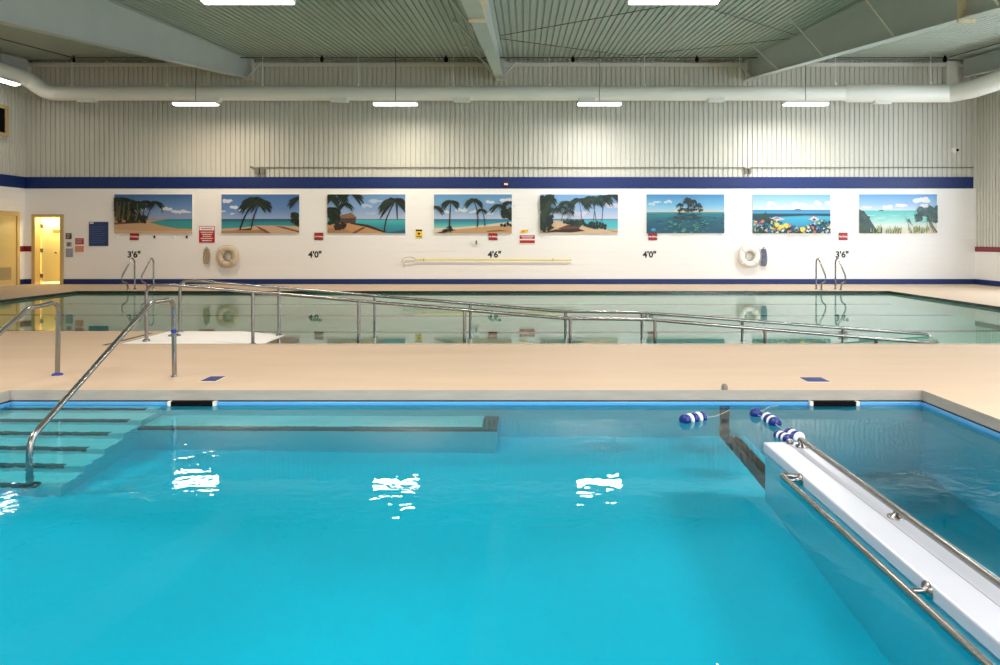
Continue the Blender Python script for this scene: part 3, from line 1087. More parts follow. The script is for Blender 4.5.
def mural5(p):
    p.bands([(0, (216, 186, 140)), (.15, (70, 190, 210)), (.34, (60, 170, 200)), (.365, (20, 70, 110)), (.37, (206, 206, 232)), (.6, (150, 180, 230)), (1, (110, 160, 226))])
    for u, v, s in ((.5, .5, .06), (.9, .7, .06), (.3, .42, .05)): p.cloud(u, v, s, (212, 210, 232))
    p.poly([(.14, .34), (.3, .3), (.5, .2), (.7, .12), (1, .09), (1, 0), (0, 0), (0, .16)], (222, 192, 146))
    p.poly([(.06, .02), (.2, .1), (.5, .12), (.58, .06), (.4, .02), (.2, .03)], (58, 38, 34))
    p.poly([(.22, .12), (.36, .22), (.56, .26), (.5, .12), (.3, .1)], (104, 70, 52))
    p.poly([(.84, .1), (.95, .03), (1, .03), (1, .05)], (176, 140, 96))
    p.bush(.28, .55, .22, .33, 26, [(30, 60, 50), (22, 44, 40), (40, 74, 56)], .026); p.bush(.64, .84, .14, .26, 30, [(16, 64, 64), (24, 50, 46), (12, 44, 50)], .025)
    p.poly([(.53, .36), (.6, .24), (.8, .14), (.62, .15), (.56, .2)], (18, 48, 48))
    for ub, ut, vt, r in ((.53, .50, .84, .46), (.68, .70, .86, .4), (.72, .66, .9, .4), (.79, .80, .92, .42), (.27, .29, .66, .26), (.38, .37, .58, .24), (.36, .33, .78, .36)):
        p.palm(ub, .3, ut, vt, r, .01, .008, trunk=(90, 84, 110), n=13, cols=((30, 58, 50), (44, 76, 50), (20, 44, 46)))
    p.crown(.92, .96, .4, 13); p.crown(.22, .62, .22, 10)
    p.bush(0, .14, .12, .98, 60, [(30, 52, 44), (22, 40, 40), (44, 66, 50)], .045); p.crown(.1, .9, .4, 13)


def mural6(p):
    p.bands([(0, (16, 76, 110)), (.3, (14, 92, 122)), (.52, (26, 130, 150)), (.555, (70, 170, 190)), (.56, (170, 206, 232)), (.75, (100, 170, 224)), (1, (44, 120, 196))])
    for u, v, s in ((.05, .74, .035), (.14, .8, .03), (.28, .8, .04), (.55, .7, .03)): p.cloud(u, v, s, (190, 212, 234))
    p.poly([(0, .56), (.34, .56), (.36, .6), (.55, .61), (.74, .58), (1, .565), (1, .545), (0, .54)], (226, 208, 168))
    p.bush(.38, .73, .57, .62, 20, [(30, 60, 50), (60, 80, 46), (20, 44, 48)], .02)
    for u, v, r in ((.43, .74, .15), (.53, .84, .22), (.6, .82, .16), (.66, .72, .18), (.56, .72, .12)):
        p.strip([(u + .01, .6), (u, v)], [.012, .008], (40, 40, 40)); p.blob(u, v, r * .2, r * .34, (22, 44, 56), .35); p.crown(u, v, r, 10, cols=((16, 40, 50), (30, 54, 50)))
    for k in range(26):
        p.blob(random.uniform(.36, .7), random.uniform(.36, .52), random.uniform(.02, .05), random.uniform(.01, .03), (12, 56, 72), .4, 8)
    for k in range(60):
        p.blob(random.uniform(.3, .78), random.uniform(.02, .34), random.uniform(.01, .035), random.uniform(.01, .03), random.choice([(60, 150, 140), (30, 110, 120), (14, 60, 90), (80, 160, 130)]), .5, 7)
    for k in range(60):
        p.blob(random.uniform(0, 1), random.uniform(.02, .5), random.uniform(.02, .06), random.uniform(.006, .014), random.choice([(14, 70, 112), (30, 112, 140), (20, 90, 130)]), .4, 7)
    p.blob(.08, .09, .03, .04, (40, 150, 190))


def mural7(p):
    p.bands([(0, (20, 70, 110)), (.2, (20, 140, 200)), (.42, (40, 170, 210)), (.5, (14, 76, 130)), (.52, (50, 150, 210)), (.6, (30, 120, 190)), (.605, (226, 232, 244)), (.75, (176, 206, 236)), (1, (110, 170, 226))])
    for u, v, s in ((.4, .66, .05), (.6, .72, .06), (.74, .66, .05), (.9, .76, .06), (.25, .75, .05)): p.cloud(u, v, s, (232, 236, 246))
    p.poly([(.52, .59), (.56, .63), (.6, .63), (.64, .59)], (120, 120, 120))
    p.poly([(0, .5), (1, .5), (1, .44), (.7, .46), (.4, .43), (.2, .42), (0, .34)], (16, 60, 96))
    p.bush(0, .25, .3, .46, 20, [(20, 60, 80), (24, 80, 80), (30, 70, 60)], .03)
    p.poly([(.22, .38), (.3, .43), (.42, .36), (.34, .33)], (214, 196, 206)); p.poly([(.26, .38), (.31, .41), (.36, .38)], (120, 60, 60))
    p.poly([(.72, .36), (.78, .44), (.86, .36), (.8, .3)], (216, 206, 220)); p.blob(.79, .35, .02, .03, (90, 60, 80))
    cols = [(230, 210, 70), (120, 170, 60), (220, 120, 60), (40, 120, 170), (200, 220, 230), (20, 50, 90), (80, 60, 120), (30, 90, 80), (18, 60, 80), (24, 70, 60), (16, 40, 70), (220, 220, 190)]
    for k in range(210):
        u = random.uniform(0, 1)
        lim = .34 - .2 * math.exp(-((u - .62) / .18) ** 2)
        p.blob(u, random.uniform(.0, lim), random.uniform(.008, .022), random.uniform(.016, .042), random.choice(cols), .4, 8)
    for u, v in ((.36, .16), (.42, .2), (.3, .22), (.63, .1)): p.blob(u, v, .035, .06, (226, 216, 80), .4)


def mural8(p):
    p.bands([(0, (236, 226, 196)), (.2, (232, 238, 226)), (.3, (176, 230, 226)), (.45, (110, 214, 214)), (.585, (80, 190, 196)), (.59, (214, 224, 244)), (.75, (150, 190, 240)), (1, (76, 150, 230))])
    for u, v, s in ((.37, .66, .05), (.55, .72, .05), (.8, .84, .08), (.1, .65, .04), (.85, .7, .05)): p.cloud(u, v, s, (244, 244, 250))
    p.poly([(.24, .57), (.27, .6), (.31, .6), (.31, .57)], (40, 90, 96))
    for k in range(26): p.blob(random.uniform(.1, .9), random.uniform(.28, .52), random.uniform(.04, .1), .008, random.choice([(190, 236, 232), (96, 204, 206), (150, 226, 224)]), .3, 8)
    p.poly([(0, .62), (.06, .56), (.12, .42), (.16, .28), (.22, .1), (.28, 0), (0, 0)], (40, 74, 70))
    p.bush(0, .12, .2, .55, 26, [(34, 66, 66), (50, 84, 70), (28, 54, 60)], .028)
    for k in range(60):
        u = random.choice([random.uniform(0, .3), random.uniform(.34, .54), random.uniform(.6, .9)]); v = random.uniform(0, .12)
        p.strip([(u, v - .04), (u + random.uniform(-.02, .04), v + random.uniform(.06, .16))], [.014, .003], random.choice([(120, 160, 60), (90, 120, 60), (176, 190, 100), (70, 96, 60)]))
    p.bush(.78, 1.0, .48, .66, 40, [(48, 84, 88), (38, 66, 74), (66, 104, 100)], .03); p.bush(.72, .80, .32, .46, 14, [(44, 78, 84), (36, 64, 70)], .022); p.bush(.88, 1, .3, .5, 20, [(48, 84, 88), (60, 96, 92)], .025)
    p.strip([(.99, .02), (.93, .2), (.9, .4)], [.02, .015, .01], (110, 100, 90)); p.strip([(.95, .02), (.91, .25), (.93, .4)], [.014, .01, .008], (120, 110, 96))
    p.poly([(.61, .35), (.63, .38), (.66, .28), (.64, .27)], (60, 90, 110)); p.strip([(.64, .28), (.68, .2)], [.012, .006], (90, 100, 110))


mural_px = [114.5, 221.5, 327.5, 434, 540, 646.5, 752.5, 859]
mural_lab = ['beach mural with dark palm grove on the left and curving sand bay',
             'beach mural with two leaning palms on sand, right of the red notice',
             'beach mural with a thatched hut, left palms and one tall palm right',
             'beach mural with spaced upright palms along a straight beach',
             'beach mural with a row of leafy palms over shaded sand',
             'mural of a small palm island reflected in deep blue water',
             'mural of a colourful coral reef below a blue sea surface',
             'rightmost mural, turquoise lagoon with white sand and grass']
for k, fn in enumerate((mural1, mural2, mural3, mural4, mural5, mural6, mural7, mural8)):
    random.seed(100 + k)
    p = Paint(mural_px[k])
    t = thing('wall_mural', (p.x0 + p.W / 2, D - .02, p.z0), mural_lab[k], 'mural', 'beach murals on the far wall')
    b = MB(); b.box(p.x0, p.x0 + p.W, D - .033, D - .001, p.z0, p.z0 + p.H); b.build('backing_board', 'white_plastic', t)
    fn(p)
    p.mb.build('painting', 'paint', t)
random.seed(11)

# ------------------------------------------------------------------ signs and fittings on the far wall
YS = D - .012


def sign_box(mb, px0, px1, py0, py1, m=0, y0=YS, th=.008):
    mb.box(wx(px0), wx(px1), y0 - th, y0 + .012, wz(py1), wz(py0), m)


def no_diving(px0, label):
    px1, py0, py1 = px0 + 8.7, 232.7, 240.0
    t = thing('no_diving_sign', (wx((px0 + px1) / 2), D, wz(py1)), label, 'sign', 'small red pool signs')
    b = MB(); sign_box(b, px0, px1, py0, py1); b.build('panel', 'darkred', t)
    b = MB()
    y = YS - .009
    b.face([(wx(px0 + .7), y, wz(py1 - .7)), (wx(px1 - .7), y, wz(py1 - .7)), (wx(px1 - .7), y, wz(py0 + .7)), (wx(px0 + .7), y, wz(py0 + .7))], 0)
    b.text('No Diving', wx((px0 + px1) / 2), y - .001, wz(236.6), .062, 1)
    b.build('lettering', ['red', 'white'], t)


for px, lab in ((130.2, 'small red sign under the leftmost mural'), (314.6, 'small red sign left of the mural with the hut'),
                (488.6, 'small red sign below the mural with upright palms'), (648.3, 'small red sign under the palm island mural'),
                (838.6, 'small red sign between the two rightmost murals')):
    no_diving(px, lab)

# larger red notice with a white heading
t = thing('pool_rules_sign', (wx(207), D, wz(243)), 'red notice with a white heading between the first two murals', 'sign')
b = MB(); sign_box(b, 199.3, 214.8, 226.2, 242.6); b.build('panel', 'red', t)
b = MB(); y = YS - .009
b.face([(wx(199.8), y, wz(230.3)), (wx(214.3), y, wz(230.3)), (wx(214.3), y, wz(226.7)), (wx(199.8), y, wz(226.7))], 0)
b.build('heading_panel', 'white', t)
b = MB()
for (a0, a1, py, c) in ((201.5, 212.5, 228.5, 1), (201, 213.4, 232.2, 0), (202, 212.6, 234.3, 0), (203, 211.5, 236.3, 0), (201, 213.2, 238.4, 0), (202.4, 212, 240.6, 0)):
    x = a0
    while x < a1:
        w_ = random.uniform(.7, 1.9)
        b.face([(wx(x), y - .001, wz(py + .45)), (wx(min(a1, x + w_)), y - .001, wz(py + .45)), (wx(min(a1, x + w_)), y - .001, wz(py - .45)), (wx(x), y - .001, wz(py - .45))], c)
        x += w_ + .35
b.build('printed_lines', ['white', 'red'], t)

t = thing('warning_sign', (wx(527), D, wz(244)), 'red and white notice topped by a tilted yellow placard', 'sign')
b = MB(); sign_box(b, 519.2, 535.2, 233.6, 243.6); b.build('panel', 'white', t)
y = YS - .009
for (a0, a1, p0, p1) in ((519.6, 534.8, 235.2, 239.0), (519.6, 534.8, 240.2, 243.2)):
    b = MB()
    b.face([(wx(a0), y, wz(p1)), (wx(a1), y, wz(p1)), (wx(a1), y, wz(p0)), (wx(a0), y, wz(p0))], 0)
    b.build('text_panel', 'red', t)
b = MB()
for (a0, a1, py) in ((521, 533.5, 236.2), (522, 532.5, 238)):
    b.face([(wx(a0), y - .001, wz(py + .3)), (wx(a1), y - .001, wz(py + .3)), (wx(a1), y - .001, wz(py - .3)), (wx(a0), y - .001, wz(py - .3))], 1)
b.build('lettering', ['red', 'white'], t)
b = MB(); y = YS - .012
b.prism([(wx(520), y, wz(233.5)), (wx(528), y, wz(232)), (wx(528.6), y, wz(229)), (wx(520.6), y, wz(230.3))], (0, .012, 0))
pl = b.build('placard', 'yellow', t)
b = MB()
b.face([(wx(521.5), y - .001, wz(232.6)), (wx(524.8), y - .001, wz(232)), (wx(525.2), y - .001, wz(230)), (wx(522), y - .001, wz(230.5))])
b.build('placard_symbol', 'orange', pl)

t = thing('caution_sign', (wx(419), D, wz(238)), 'small yellow sign with a dark heading, right of the hut mural', 'sign')
b = MB(); sign_box(b, 415.6, 422.4, 229.3, 238.0); b.build('panel', 'yellow', t)
y = YS - .009
for (nm, a0, a1, p0, p1) in (('heading', 415.9, 422.1, 229.6, 231.2), ('symbol', 417.9, 420.2, 232.6, 234.8), ('lettering', 416.4, 421.6, 236.2, 237.0)):
    b = MB()
    b.face([(wx(a0), y, wz(p1)), (wx(a1), y, wz(p1)), (wx(a1), y, wz(p0)), (wx(a0), y, wz(p0))])
    b.build(nm, 'text_black', t)

# depth numbers painted on the wall
for (px, s, lab) in ((134, "3'6\"", "black 3'6\" depth number above the left ladder rails"), (315, "4'0\"", "black 4'0\" depth number below the hut mural's left edge"),
                     (494.5, "4'6\"", "black 4'6\" depth number above the yellow pole"), (649.5, "4'0\"", "black 4'0\" depth number below the palm island mural"),
                     (842, "3'6\"", "black 3'6\" depth number above the right ladder rails")):
    b = MB(); b.text(s, wx(px), D - .003, wz(254.8), .27, 0)
    tag(b.build('depth_number', 'text_black'), lab, 'depth marking', 'depth numbers on the far wall')

# notices beside the doorway
papers = [(66.0, 71.6, 233.2, 239.0, 'brown_paper', 'small dark picture at the top beside the open doorway'),
          (66.8, 71.8, 242.0, 246.6, 'grey_paper', 'small grey notice in the middle beside the open doorway'),
          (66.2, 73.0, 248.6, 257.0, 'blue_paper', 'pale blue notice at the bottom beside the open doorway'),
          (75.6, 83.8, 238.2, 244.2, 'red', 'small red notice left of the navy poster'),
          (75.6, 83.8, 246.0, 252.0, 'orange', 'small orange notice below the red one, left of the navy poster')]
for (a0, a1, p0, p1, m, lab) in papers:
    t = thing('wall_notice', (wx((a0 + a1) / 2), D, wz(p1)), lab, 'notice', 'notices beside the open doorway')
    b = MB(); sign_box(b, a0, a1, p0, p1); b.build('sheet', m, t)
    b = MB(); y = YS - .009
    for q in range(3):
        pyc = p0 + (p1 - p0) * (q + 1) / 4
        b.face([(wx(a0 + .9), y, wz(pyc + .35)), (wx(a1 - .9 - q * .5), y, wz(pyc + .35)), (wx(a1 - .9 - q * .5), y, wz(pyc - .35)), (wx(a0 + .9), y, wz(pyc - .35))])
    b.build('printed_lines', 'grey_paper' if m != 'grey_paper' else 'brown_paper', t)
t = thing('wall_poster', (wx(98.6), D, wz(246)), 'large navy poster left of the leftmost mural', 'poster')
b = MB(); sign_box(b, 89.2, 108.4, 221.8, 246.0); b.build('sheet', 'navy', t)
b = MB(); y = YS - .009
b.face([(wx(90), y, wz(223.6)), (wx(94), y, wz(223.6)), (wx(94), y, wz(222.4)), (wx(90), y, wz(222.4))], 1)
for q in range(8):
    pyc = 227 + q * 2.2
    b.face([(wx(91), y, wz(pyc + .35)), (wx(106.5 - (q % 3) * 2), y, wz(pyc + .35)), (wx(106.5 - (q % 3) * 2), y, wz(pyc - .35)), (wx(91), y, wz(pyc - .35))], 0)
b.build('printed_lines', ['poster_lines', 'white'], t)

# small hooks below the first mural
for px, m, lab in ((117.3, 'white_plastic', 'small white hook below the left end of the leftmost mural'), (154.6, 'wire', 'small dark hook below the middle of the leftmost mural'),
                   (174.2, 'white_plastic', 'small white hook below the right half of the leftmost mural'), (187.0, 'wire', 'small dark hook below the right end of the leftmost mural')):
    b = MB()
    x = wx(px)
    b.rbox(x - .025, x + .025, D - .02, D + .002, wz(238.3), wz(235.6), .006)
    b.tube(fillet([(x, D - .015, wz(237)), (x, D - .07, wz(237.6)), (x, D - .075, wz(236.4))], .02, 3), .009, 6)
    tag(b.build('wall_hook', m), lab, 'hook', 'hooks below the leftmost mural')

# outlet box
t = thing('outlet_box', (wx(474.5), D, wz(245)), 'small grey and white outlet box above the yellow pole', 'outlet')
b = MB(); b.rbox(wx(472.4), wx(475.6), D - .05, D, wz(245), wz(240.6), .01); b.build('box', 'white_plastic', t)
b = MB(); b.rbox(wx(475.6), wx(477.2), D - .06, D, wz(244.6), wz(240.4), .01); b.build('cover', 'conduit', t)

# red alarm light on the navy band
t = thing('alarm_light', (wx(506), D, wz(186)), 'small red alarm light on the navy band', 'alarm')
b = MB(); b.rbox(wx(503.2), wx(508.8), D - .05, D - .01, wz(186.4), wz(181.4), .012); b.build('base', 'darkred', t)
b = MB(); b.rbox(wx(504.2), wx(507.8), D - .09, D - .045, wz(185.2), wz(183.4), .012); b.build('lamp', 'white', t)

# round horn on the ribbed wall at the right
t = thing('wall_horn', (wx(955), D, wz(150)), 'small round horn on the ribbed wall above the rightmost mural', 'horn')
b = MB(); b.lathe([(.09, .05), (.09, 0), (.075, -.03), (.05, -.05)], (wx(954.5), D, wz(150.3)), 'y', 18); b.build('housing', 'white_plastic', t)
b = MB(); b.lathe([(.04, 0), (.045, -.02), (.0, -.025)], (wx(956.3), D - .05, wz(150.3)), 'y', 14); b.build('speaker', 'black', t)

# thin conduit along the ribbed wall
t = thing('wall_conduit', (0, D, wz(168)), 'thin dark conduit running along the ribbed wall above the navy band', 'conduit')
b = MB()
yc, zc = D - .01, wz(167.6)
b.tube([(wx(257), yc, zc), (wx(744), yc, zc)], .018, 8)
b.tube(fillet([(wx(751), yc, zc), (wx(974.6), yc, zc), (wx(974.6), yc, wz(78))], .12), .018, 8)
b.build('conduit_run', 'conduit', t)
for px in (744, 747.5, 751):
    pass
b = MB(); b.tube(fillet([(wx(743.5), yc, zc), (wx(747.5), yc - .05, zc - .05), (wx(751.5), yc, zc)], .05), .026, 8)
b.box(wx(744.5), wx(746.5), yc - .05, yc + .03, zc - .2, zc - .02); b.box(wx(748.8), wx(750.8), yc - .05, yc + .03, zc - .2, zc - .02)
b.build('junction_box', 'conduit', t)
b = MB(); b.tube([(wx(250.5), yc, zc + .03), (wx(255), yc - .02, zc - .02), (wx(262), yc, zc)], .026, 8)
b.box(wx(255.2), wx(259.6), yc - .07, yc + .03, zc - .21, zc - .03); b.box(wx(260.8), wx(264.6), yc - .07, yc + .03, zc - .21, zc - .03)
b.build('junction_box', 'conduit', t)


# life rings
def life_ring(px, py, label, m, tilt):
    c = Vector((wx(px), D - .10, wz(py)))
    t = thing('life_ring', c, label, 'life ring', 'life rings on the far wall')
    b = MB()
    R, r = .245, .088
    rows = []
    for i in range(40):
        a = 2 * pi * i / 40
        row = []
        for k in range(14):
            q = 2 * pi * k / 14
            rr = R + r * cos(q)
            row.append(c + Vector((rr * cos(a), r * .72 * sin(q), rr * sin(a))))
        rows.append(row)
    rows.append(rows[0])
    b.grid(rows, 0, True, True)
    b.build('ring_body', m, t)
    b = MB()
    pts = []
    for i in range(48):
        a = 2 * pi * i / 48
        rr = R + r + .012 + .03 * abs(sin(2 * a))
        pts.append(c + Vector((rr * cos(a), 0, rr * sin(a))))
    b.tube(pts, .010, 6, closed=True)
    b.build('grab_rope', 'rope', t)
    for a in (pi / 4, 3 * pi / 4, 5 * pi / 4, 7 * pi / 4):
        b = MB()
        o = c + Vector((R * cos(a), 0, R * sin(a)))
        ring = [o + Vector((cos(a) * (r + .006) * cos(q), (r * .72 + .006) * sin(q), sin(a) * (r + .006) * cos(q))) for q in [2 * pi * k / 16 for k in range(16)]]
        b.tube(ring, .02, 6, closed=True)
        b.build('band', m, t)
    b = MB(); b.box(c.x - .03, c.x + .03, D - .10, D, c.z + R - .1, c.z + R - .03); b.build('wall_bracket', 'conduit', t)
    b = MB()
    b.lathe([(.15, .085), (.15, .07), (.0, .07)], c, 'y', 24); b.build('back_plate', 'white_plastic', t)


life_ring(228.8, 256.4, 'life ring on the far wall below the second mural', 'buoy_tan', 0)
life_ring(748.6, 256.2, 'life ring on the far wall below the reef mural', 'buoy', 0)


def rope_bag(px, pt, pb, label, m):
    t = thing('throw_rope', (wx(px), D, wz(pb)), label, 'rope', 'coiled throw ropes by the life rings')
    b = MB()
    zc0, zc1 = wz(pb), wz(pt)
    x = wx(px)
    for k in range(7):
        dx = (k - 3) * .018
        pts = []
        for i in range(28):
            a = 2 * pi * i / 28
            pts.append((x + dx + .045 * cos(a), D - .05 + .018 * sin(k * 2.1 + a), (zc0 + zc1) / 2 + (zc1 - zc0) / 2 * sin(a) * (.92 + .03 * (k % 3))))
        b.tube(pts, .012, 6, closed=True)
    b.build('rope_coil', m, t)
    b = MB()
    b.tube([(x - .085, D - .05, (zc0 + zc1) / 2 + .08), (x + .085, D - .05, (zc0 + zc1) / 2 + .1)], .028, 8)
    b.build('wrap', m, t)
    b = MB(); b.tube(fillet([(x, D, zc1 + .02), (x, D - .09, zc1 + .02), (x, D - .09, zc1 + .06)], .02, 3), .012, 6); b.build('hook', 'conduit', t)


rope_bag(207.2, 248.2, 263.6, 'tan coiled throw rope left of the left life ring', 'bag_tan')
rope_bag(763.2, 248.6, 266.2, 'blue-grey coiled throw rope right of the right life ring', 'bag_blue')

# shepherd's crook on the wall
t = thing('rescue_crook', (wx(490), D, wz(260)), 'long yellow rescue pole with a white hook loop on the far wall', 'rescue pole')
yq = D - .06
b = MB(); b.tube([(wx(416), yq, wz(259.6)), (wx(571.5), yq, wz(260.0))], .020, 10); b.build('pole', 'yellow_pole', t)
b = MB()
loop = [(416, 259.6), (414.5, 258.0), (411, 256.9), (406, 257.2), (403, 259), (402.4, 261.2), (404, 262.4), (407, 262.0), (411, 261.5), (414, 260.8), (416, 260.0)]
pts = [(wx(a), yq, wz(c)) for a, c in loop]
b.tube(fillet(pts, .03, 3), .015, 8)
b.tube(fillet([(wx(403.2), yq, wz(261.5)), (wx(404.4), yq - .03, wz(263.5)), (wx(404.6), yq, wz(267.5))], .03, 3), .014, 8)
b.build('hook_loop', 'rope', t)
for px in (424, 553):
    b = MB(); b.tube(fillet([(wx(px), D, wz(258.6)), (wx(px), yq, wz(261)), (wx(px), yq - .04, wz(258.8))], .03, 3), .010, 6)
    b.build('wall_bracket', 'conduit', t)


# ------------------------------------------------------------------ rails
def flange(mb, p, r=.05, h=.012):
    mb.lathe([(r, 0), (r, h), (r * .75, h + .012), (.024, h + .016)], p, 'z', 18)


def ladder_rail(X, label, first=None):
    y0 = 21.0
    if first: return clone(first, (X, y0, 0), label)
    t = thing('ladder_grab_rail', (X, y0, 0), label, 'grab rail', 'stainless ladder rails at the far pool')
    b = MB()
    prof = [(21.0, 0), (21.0, .80), (20.86, .90), (20.34, .40), (20.34, .25), (20.60, .19), (20.66, 0)]
    b.tube(fillet([(X, y, z) for y, z in prof], [.12, .12, .09, .07, .08], 5), .022, 10)
    b.build('rail_tube', 'stainless', t)
    for y in (21.0, 20.66):
        b = MB(); flange(b, (X, y, 0)); b.build('base_flange', 'stainless', t)
    return t


ladder_rail(-10.90, 'left one of the two stainless ladder rails at the far left')
ladder_rail(-10.37, 'right one of the two stainless ladder rails at the far left')
ladder_rail(8.18, 'left one of the two stainless ladder rails at the far right')
ladder_rail(8.72, 'right one of the two stainless ladder rails at the far right')

# handrails of the near pool steps
t = thing('step_handrail', (-3.58, 7.66, 0), 'bent stainless handrail with a blue band, descending the underwater steps', 'handrail', 'stainless handrails at the near pool steps')
b = MB()
HX = -3.58
zstep = W1 - nose_h[5]
path = fillet([(HX, 7.68, 0), (HX, 7.66, .80), (HX, 7.2, .795), (HX - .02, 5.46, -.05), (HX - .02, 5.46, zstep)], [.13, .05, .10], 6)
b.tube(path, .0235, 14)
rail1 = b.build('rail_tube', 'stainless', t)
b = MB(); flange(b, (HX, 7.68, 0), .03, .006); b.build('base_flange', 'stainless', t)
b = MB(); flange(b, (HX - .02, 5.47, zstep), .07); b.build('step_flange', 'stainless', t)
b = MB(); b.tube([(HX, 7.667, .452), (HX, 7.666, .485)], .026, 14); b.build('blue_band', 'tape', t)
b = MB(); b.lathe([(.012, -.012), (.012, .012)], (HX + .02, 7.22, .805), 'y', 8); b.build('tube_joint', 'stainless', t)
HX = -4.79
t2 = thing('step_handrail', (HX, 7.8, 0), 'bent stainless handrail at the left picture edge, beside the steps', 'handrail', 'stainless handrails at the near pool steps')
b = MB()
path = fillet([(HX - .05, 7.78, 0), (HX, 7.72, .765), (HX + .03, 7.2, .74), (HX + .03, 5.52, -.05), (HX + .06, 5.50, zstep)], [.13, .05, .10], 6)
b.tube(path, .0235, 14)
b.build('rail_tube', 'stainless', t2)
b = MB(); flange(b, (HX - .05, 7.78, 0), .055, .006); b.build('base_flange', 'tape', t2)

# rails of the access ramp
def ramp_z(x):
    pts = [(-5.45, 0), (-4.3, -.004), (.45, -.43), (1.70, -.43), (5.9, -.82), (9, -.82)]
    for (a, za), (c, zc_) in zip(pts, pts[1:]):
        if a <= x <= c: return za + (zc_ - za) * (x - a) / (c - a)
    return 0


def ramp_rail(Y, label, x_end, post_px, shift=0.0):
    t = thing('ramp_handrail', (-5.2, Y, 0), label, 'handrail', 'stainless handrails of the access ramp')
    b = MB()
    H = .775
    pts = [(-5.22, Y, 0), (-5.22, Y, H), (-4.85 + shift, Y, H), (.52, Y, .315), (1.75, Y, .295), (x_end, Y, -.04), (x_end + .05, Y, -.3)]
    b.tube(fillet(pts, [.14, .1, .1, .1, .06], 5), .0235, 12)
    b.build('rail_tube', 'stainless', t)
    def rz(x):
        q = [(-4.85 + shift, H), (.52, .315), (1.75, .295), (x_end, -.04)]
        for (a, za), (c, zc_) in zip(q, q[1:]):
            if a <= x <= c: return za + (zc_ - za) * (x - a) / (c - a)
        return H
    for px in post_px:
        x = wx(px, Y)
        b = MB(); b.tube([(x, Y, ramp_z(x) - .01), (x, Y, rz(x))], .0235, 12); b.build('post', 'stainless', t)
        b = MB(); flange(b, (x, Y, ramp_z(x)), .05); b.build('post_flange', 'stainless', t)
    b = MB(); flange(b, (-5.22, Y, 0), .05); b.build('post_flange', 'stainless', t)
    return t


ramp_rail(10.37, 'nearer stainless handrail sloping along the access ramp', 5.75, (252.8, 358.7, 464.5, 570.3, 655, 765, 876))
ramp_rail(11.38, 'farther stainless handrail sloping along the access ramp', 6.15, (279, 374.8, 470.5, 565.6, 642, 742.4, 843), -.1)
b = MB(); b.lathe([(.09, 0), (.09, .012), (.05, .03), (.03, .035)], (wx(174.5, 10.95), 10.95, -.004), 'z', 20)
tag(b.build('floor_socket', 'stainless'), 'low round metal socket cover on the white ramp entry', 'socket cover')

# ------------------------------------------------------------------ divider wall in the near pool
BX0, BX1, BY1, BZ = 1.75, 2.086, 5.49, -.075
t = thing('divider_wall', (1.86, BY1, -1.2), 'white divider wall with two grab rails standing in the near pool', 'divider wall')
b = MB(); b.box(BX0 + .012, BX1 - .012, A['y0'] + .002, BY1 - .012, -1.7, -.10)
body = b.build('wall_body', 'aqua_wall', t); body.cycles.is_caustics_receiver = True
b = MB(); b.rbox(BX0, BX1, A['y0'] + .002, BY1, -.185, BZ, .010); cap = b.build('cap', 'white_gel', t)
b = MB(); b.box(BX0 + .17, BX0 + .174, A['y0'] + .01, BY1 - .03, BZ - .002, BZ + .0008); b.build('cap_joint', 'conduit', cap)


def grab_rail(name_pts, supports, side):
    b = MB(); b.tube(fillet(name_pts, .06, 6), .019, 12)
    r = b.build('grab_rail', 'stainless', t)
    for s in supports:
        c = MB()
        if side == 'top':
            c.lathe([(.045, 0), (.045, .010), (.022, .016), (.015, .03), (.015, .05)], (s[0], s[1], BZ - .001), 'z', 16)
        else:
            c.lathe([(.042, 0), (.042, -.010), (.02, -.016), (.012, -.03), (.012, -.085)], (BX0 + .002, s[1], s[2]), 'x', 16)
        c.build('rail_flange', 'stainless', r)


rz_, rx = -.028, 1.985
grab_rail([(rx, 5.36, BZ), (rx, 5.40, rz_), (rx, 1.3, rz_)], [(rx, 5.36), (rx, 4.0), (rx, 2.65)], 'top')
lx, lz = BX0 - .088, -.115
grab_rail([(BX0 + .002, 4.80, lz), (lx, 4.86, lz), (lx, 1.3, lz)], [(0, 4.74, lz), (0, 3.25, lz), (0, 1.7, lz)], 'side')

# ------------------------------------------------------------------ lane floats
def float_line(label, pts, floats, anchor):
    t = thing('float_line', pts[0], label, 'float line', 'blue and white float lines')
    b = MB(); b.tube(pts, .002, 6); b.build('rope', 'rope', t)
    for (c, d, kinds, *rad) in floats:
        c = Vector(c); d = Vector(d).normalized()
        rot = Vector((0, 0, 1)).rotation_difference(d).to_matrix().to_4x4()
        off = -sum(w for _, w in kinds) / 2
        for m, w_ in kinds:
            k = MB(); r = rad[0] if rad else .052
            k.lathe([(.012, 0), (r * .8, .004), (r, w_ * .25), (r, w_ * .75), (r * .8, w_ - .004), (.012, w_)], c + d * off, 'z', 18, xf=rot)
            k.build('float', m, t)
            off += w_
    if anchor is not None:
        k = MB(); k.lathe([(.03, 0), (.03, .03), (.02, .05), (.0, .055)], anchor, 'z', 12); k.build('anchor', 'conduit', t)
    return t


WB = 'float_blue'; WW = 'float_white'
zf = W1 + .012
def fl(px, py):
    d = F * (EYE - zf) / (py - VY)
    return Vector((wx(px, d), d, zf))


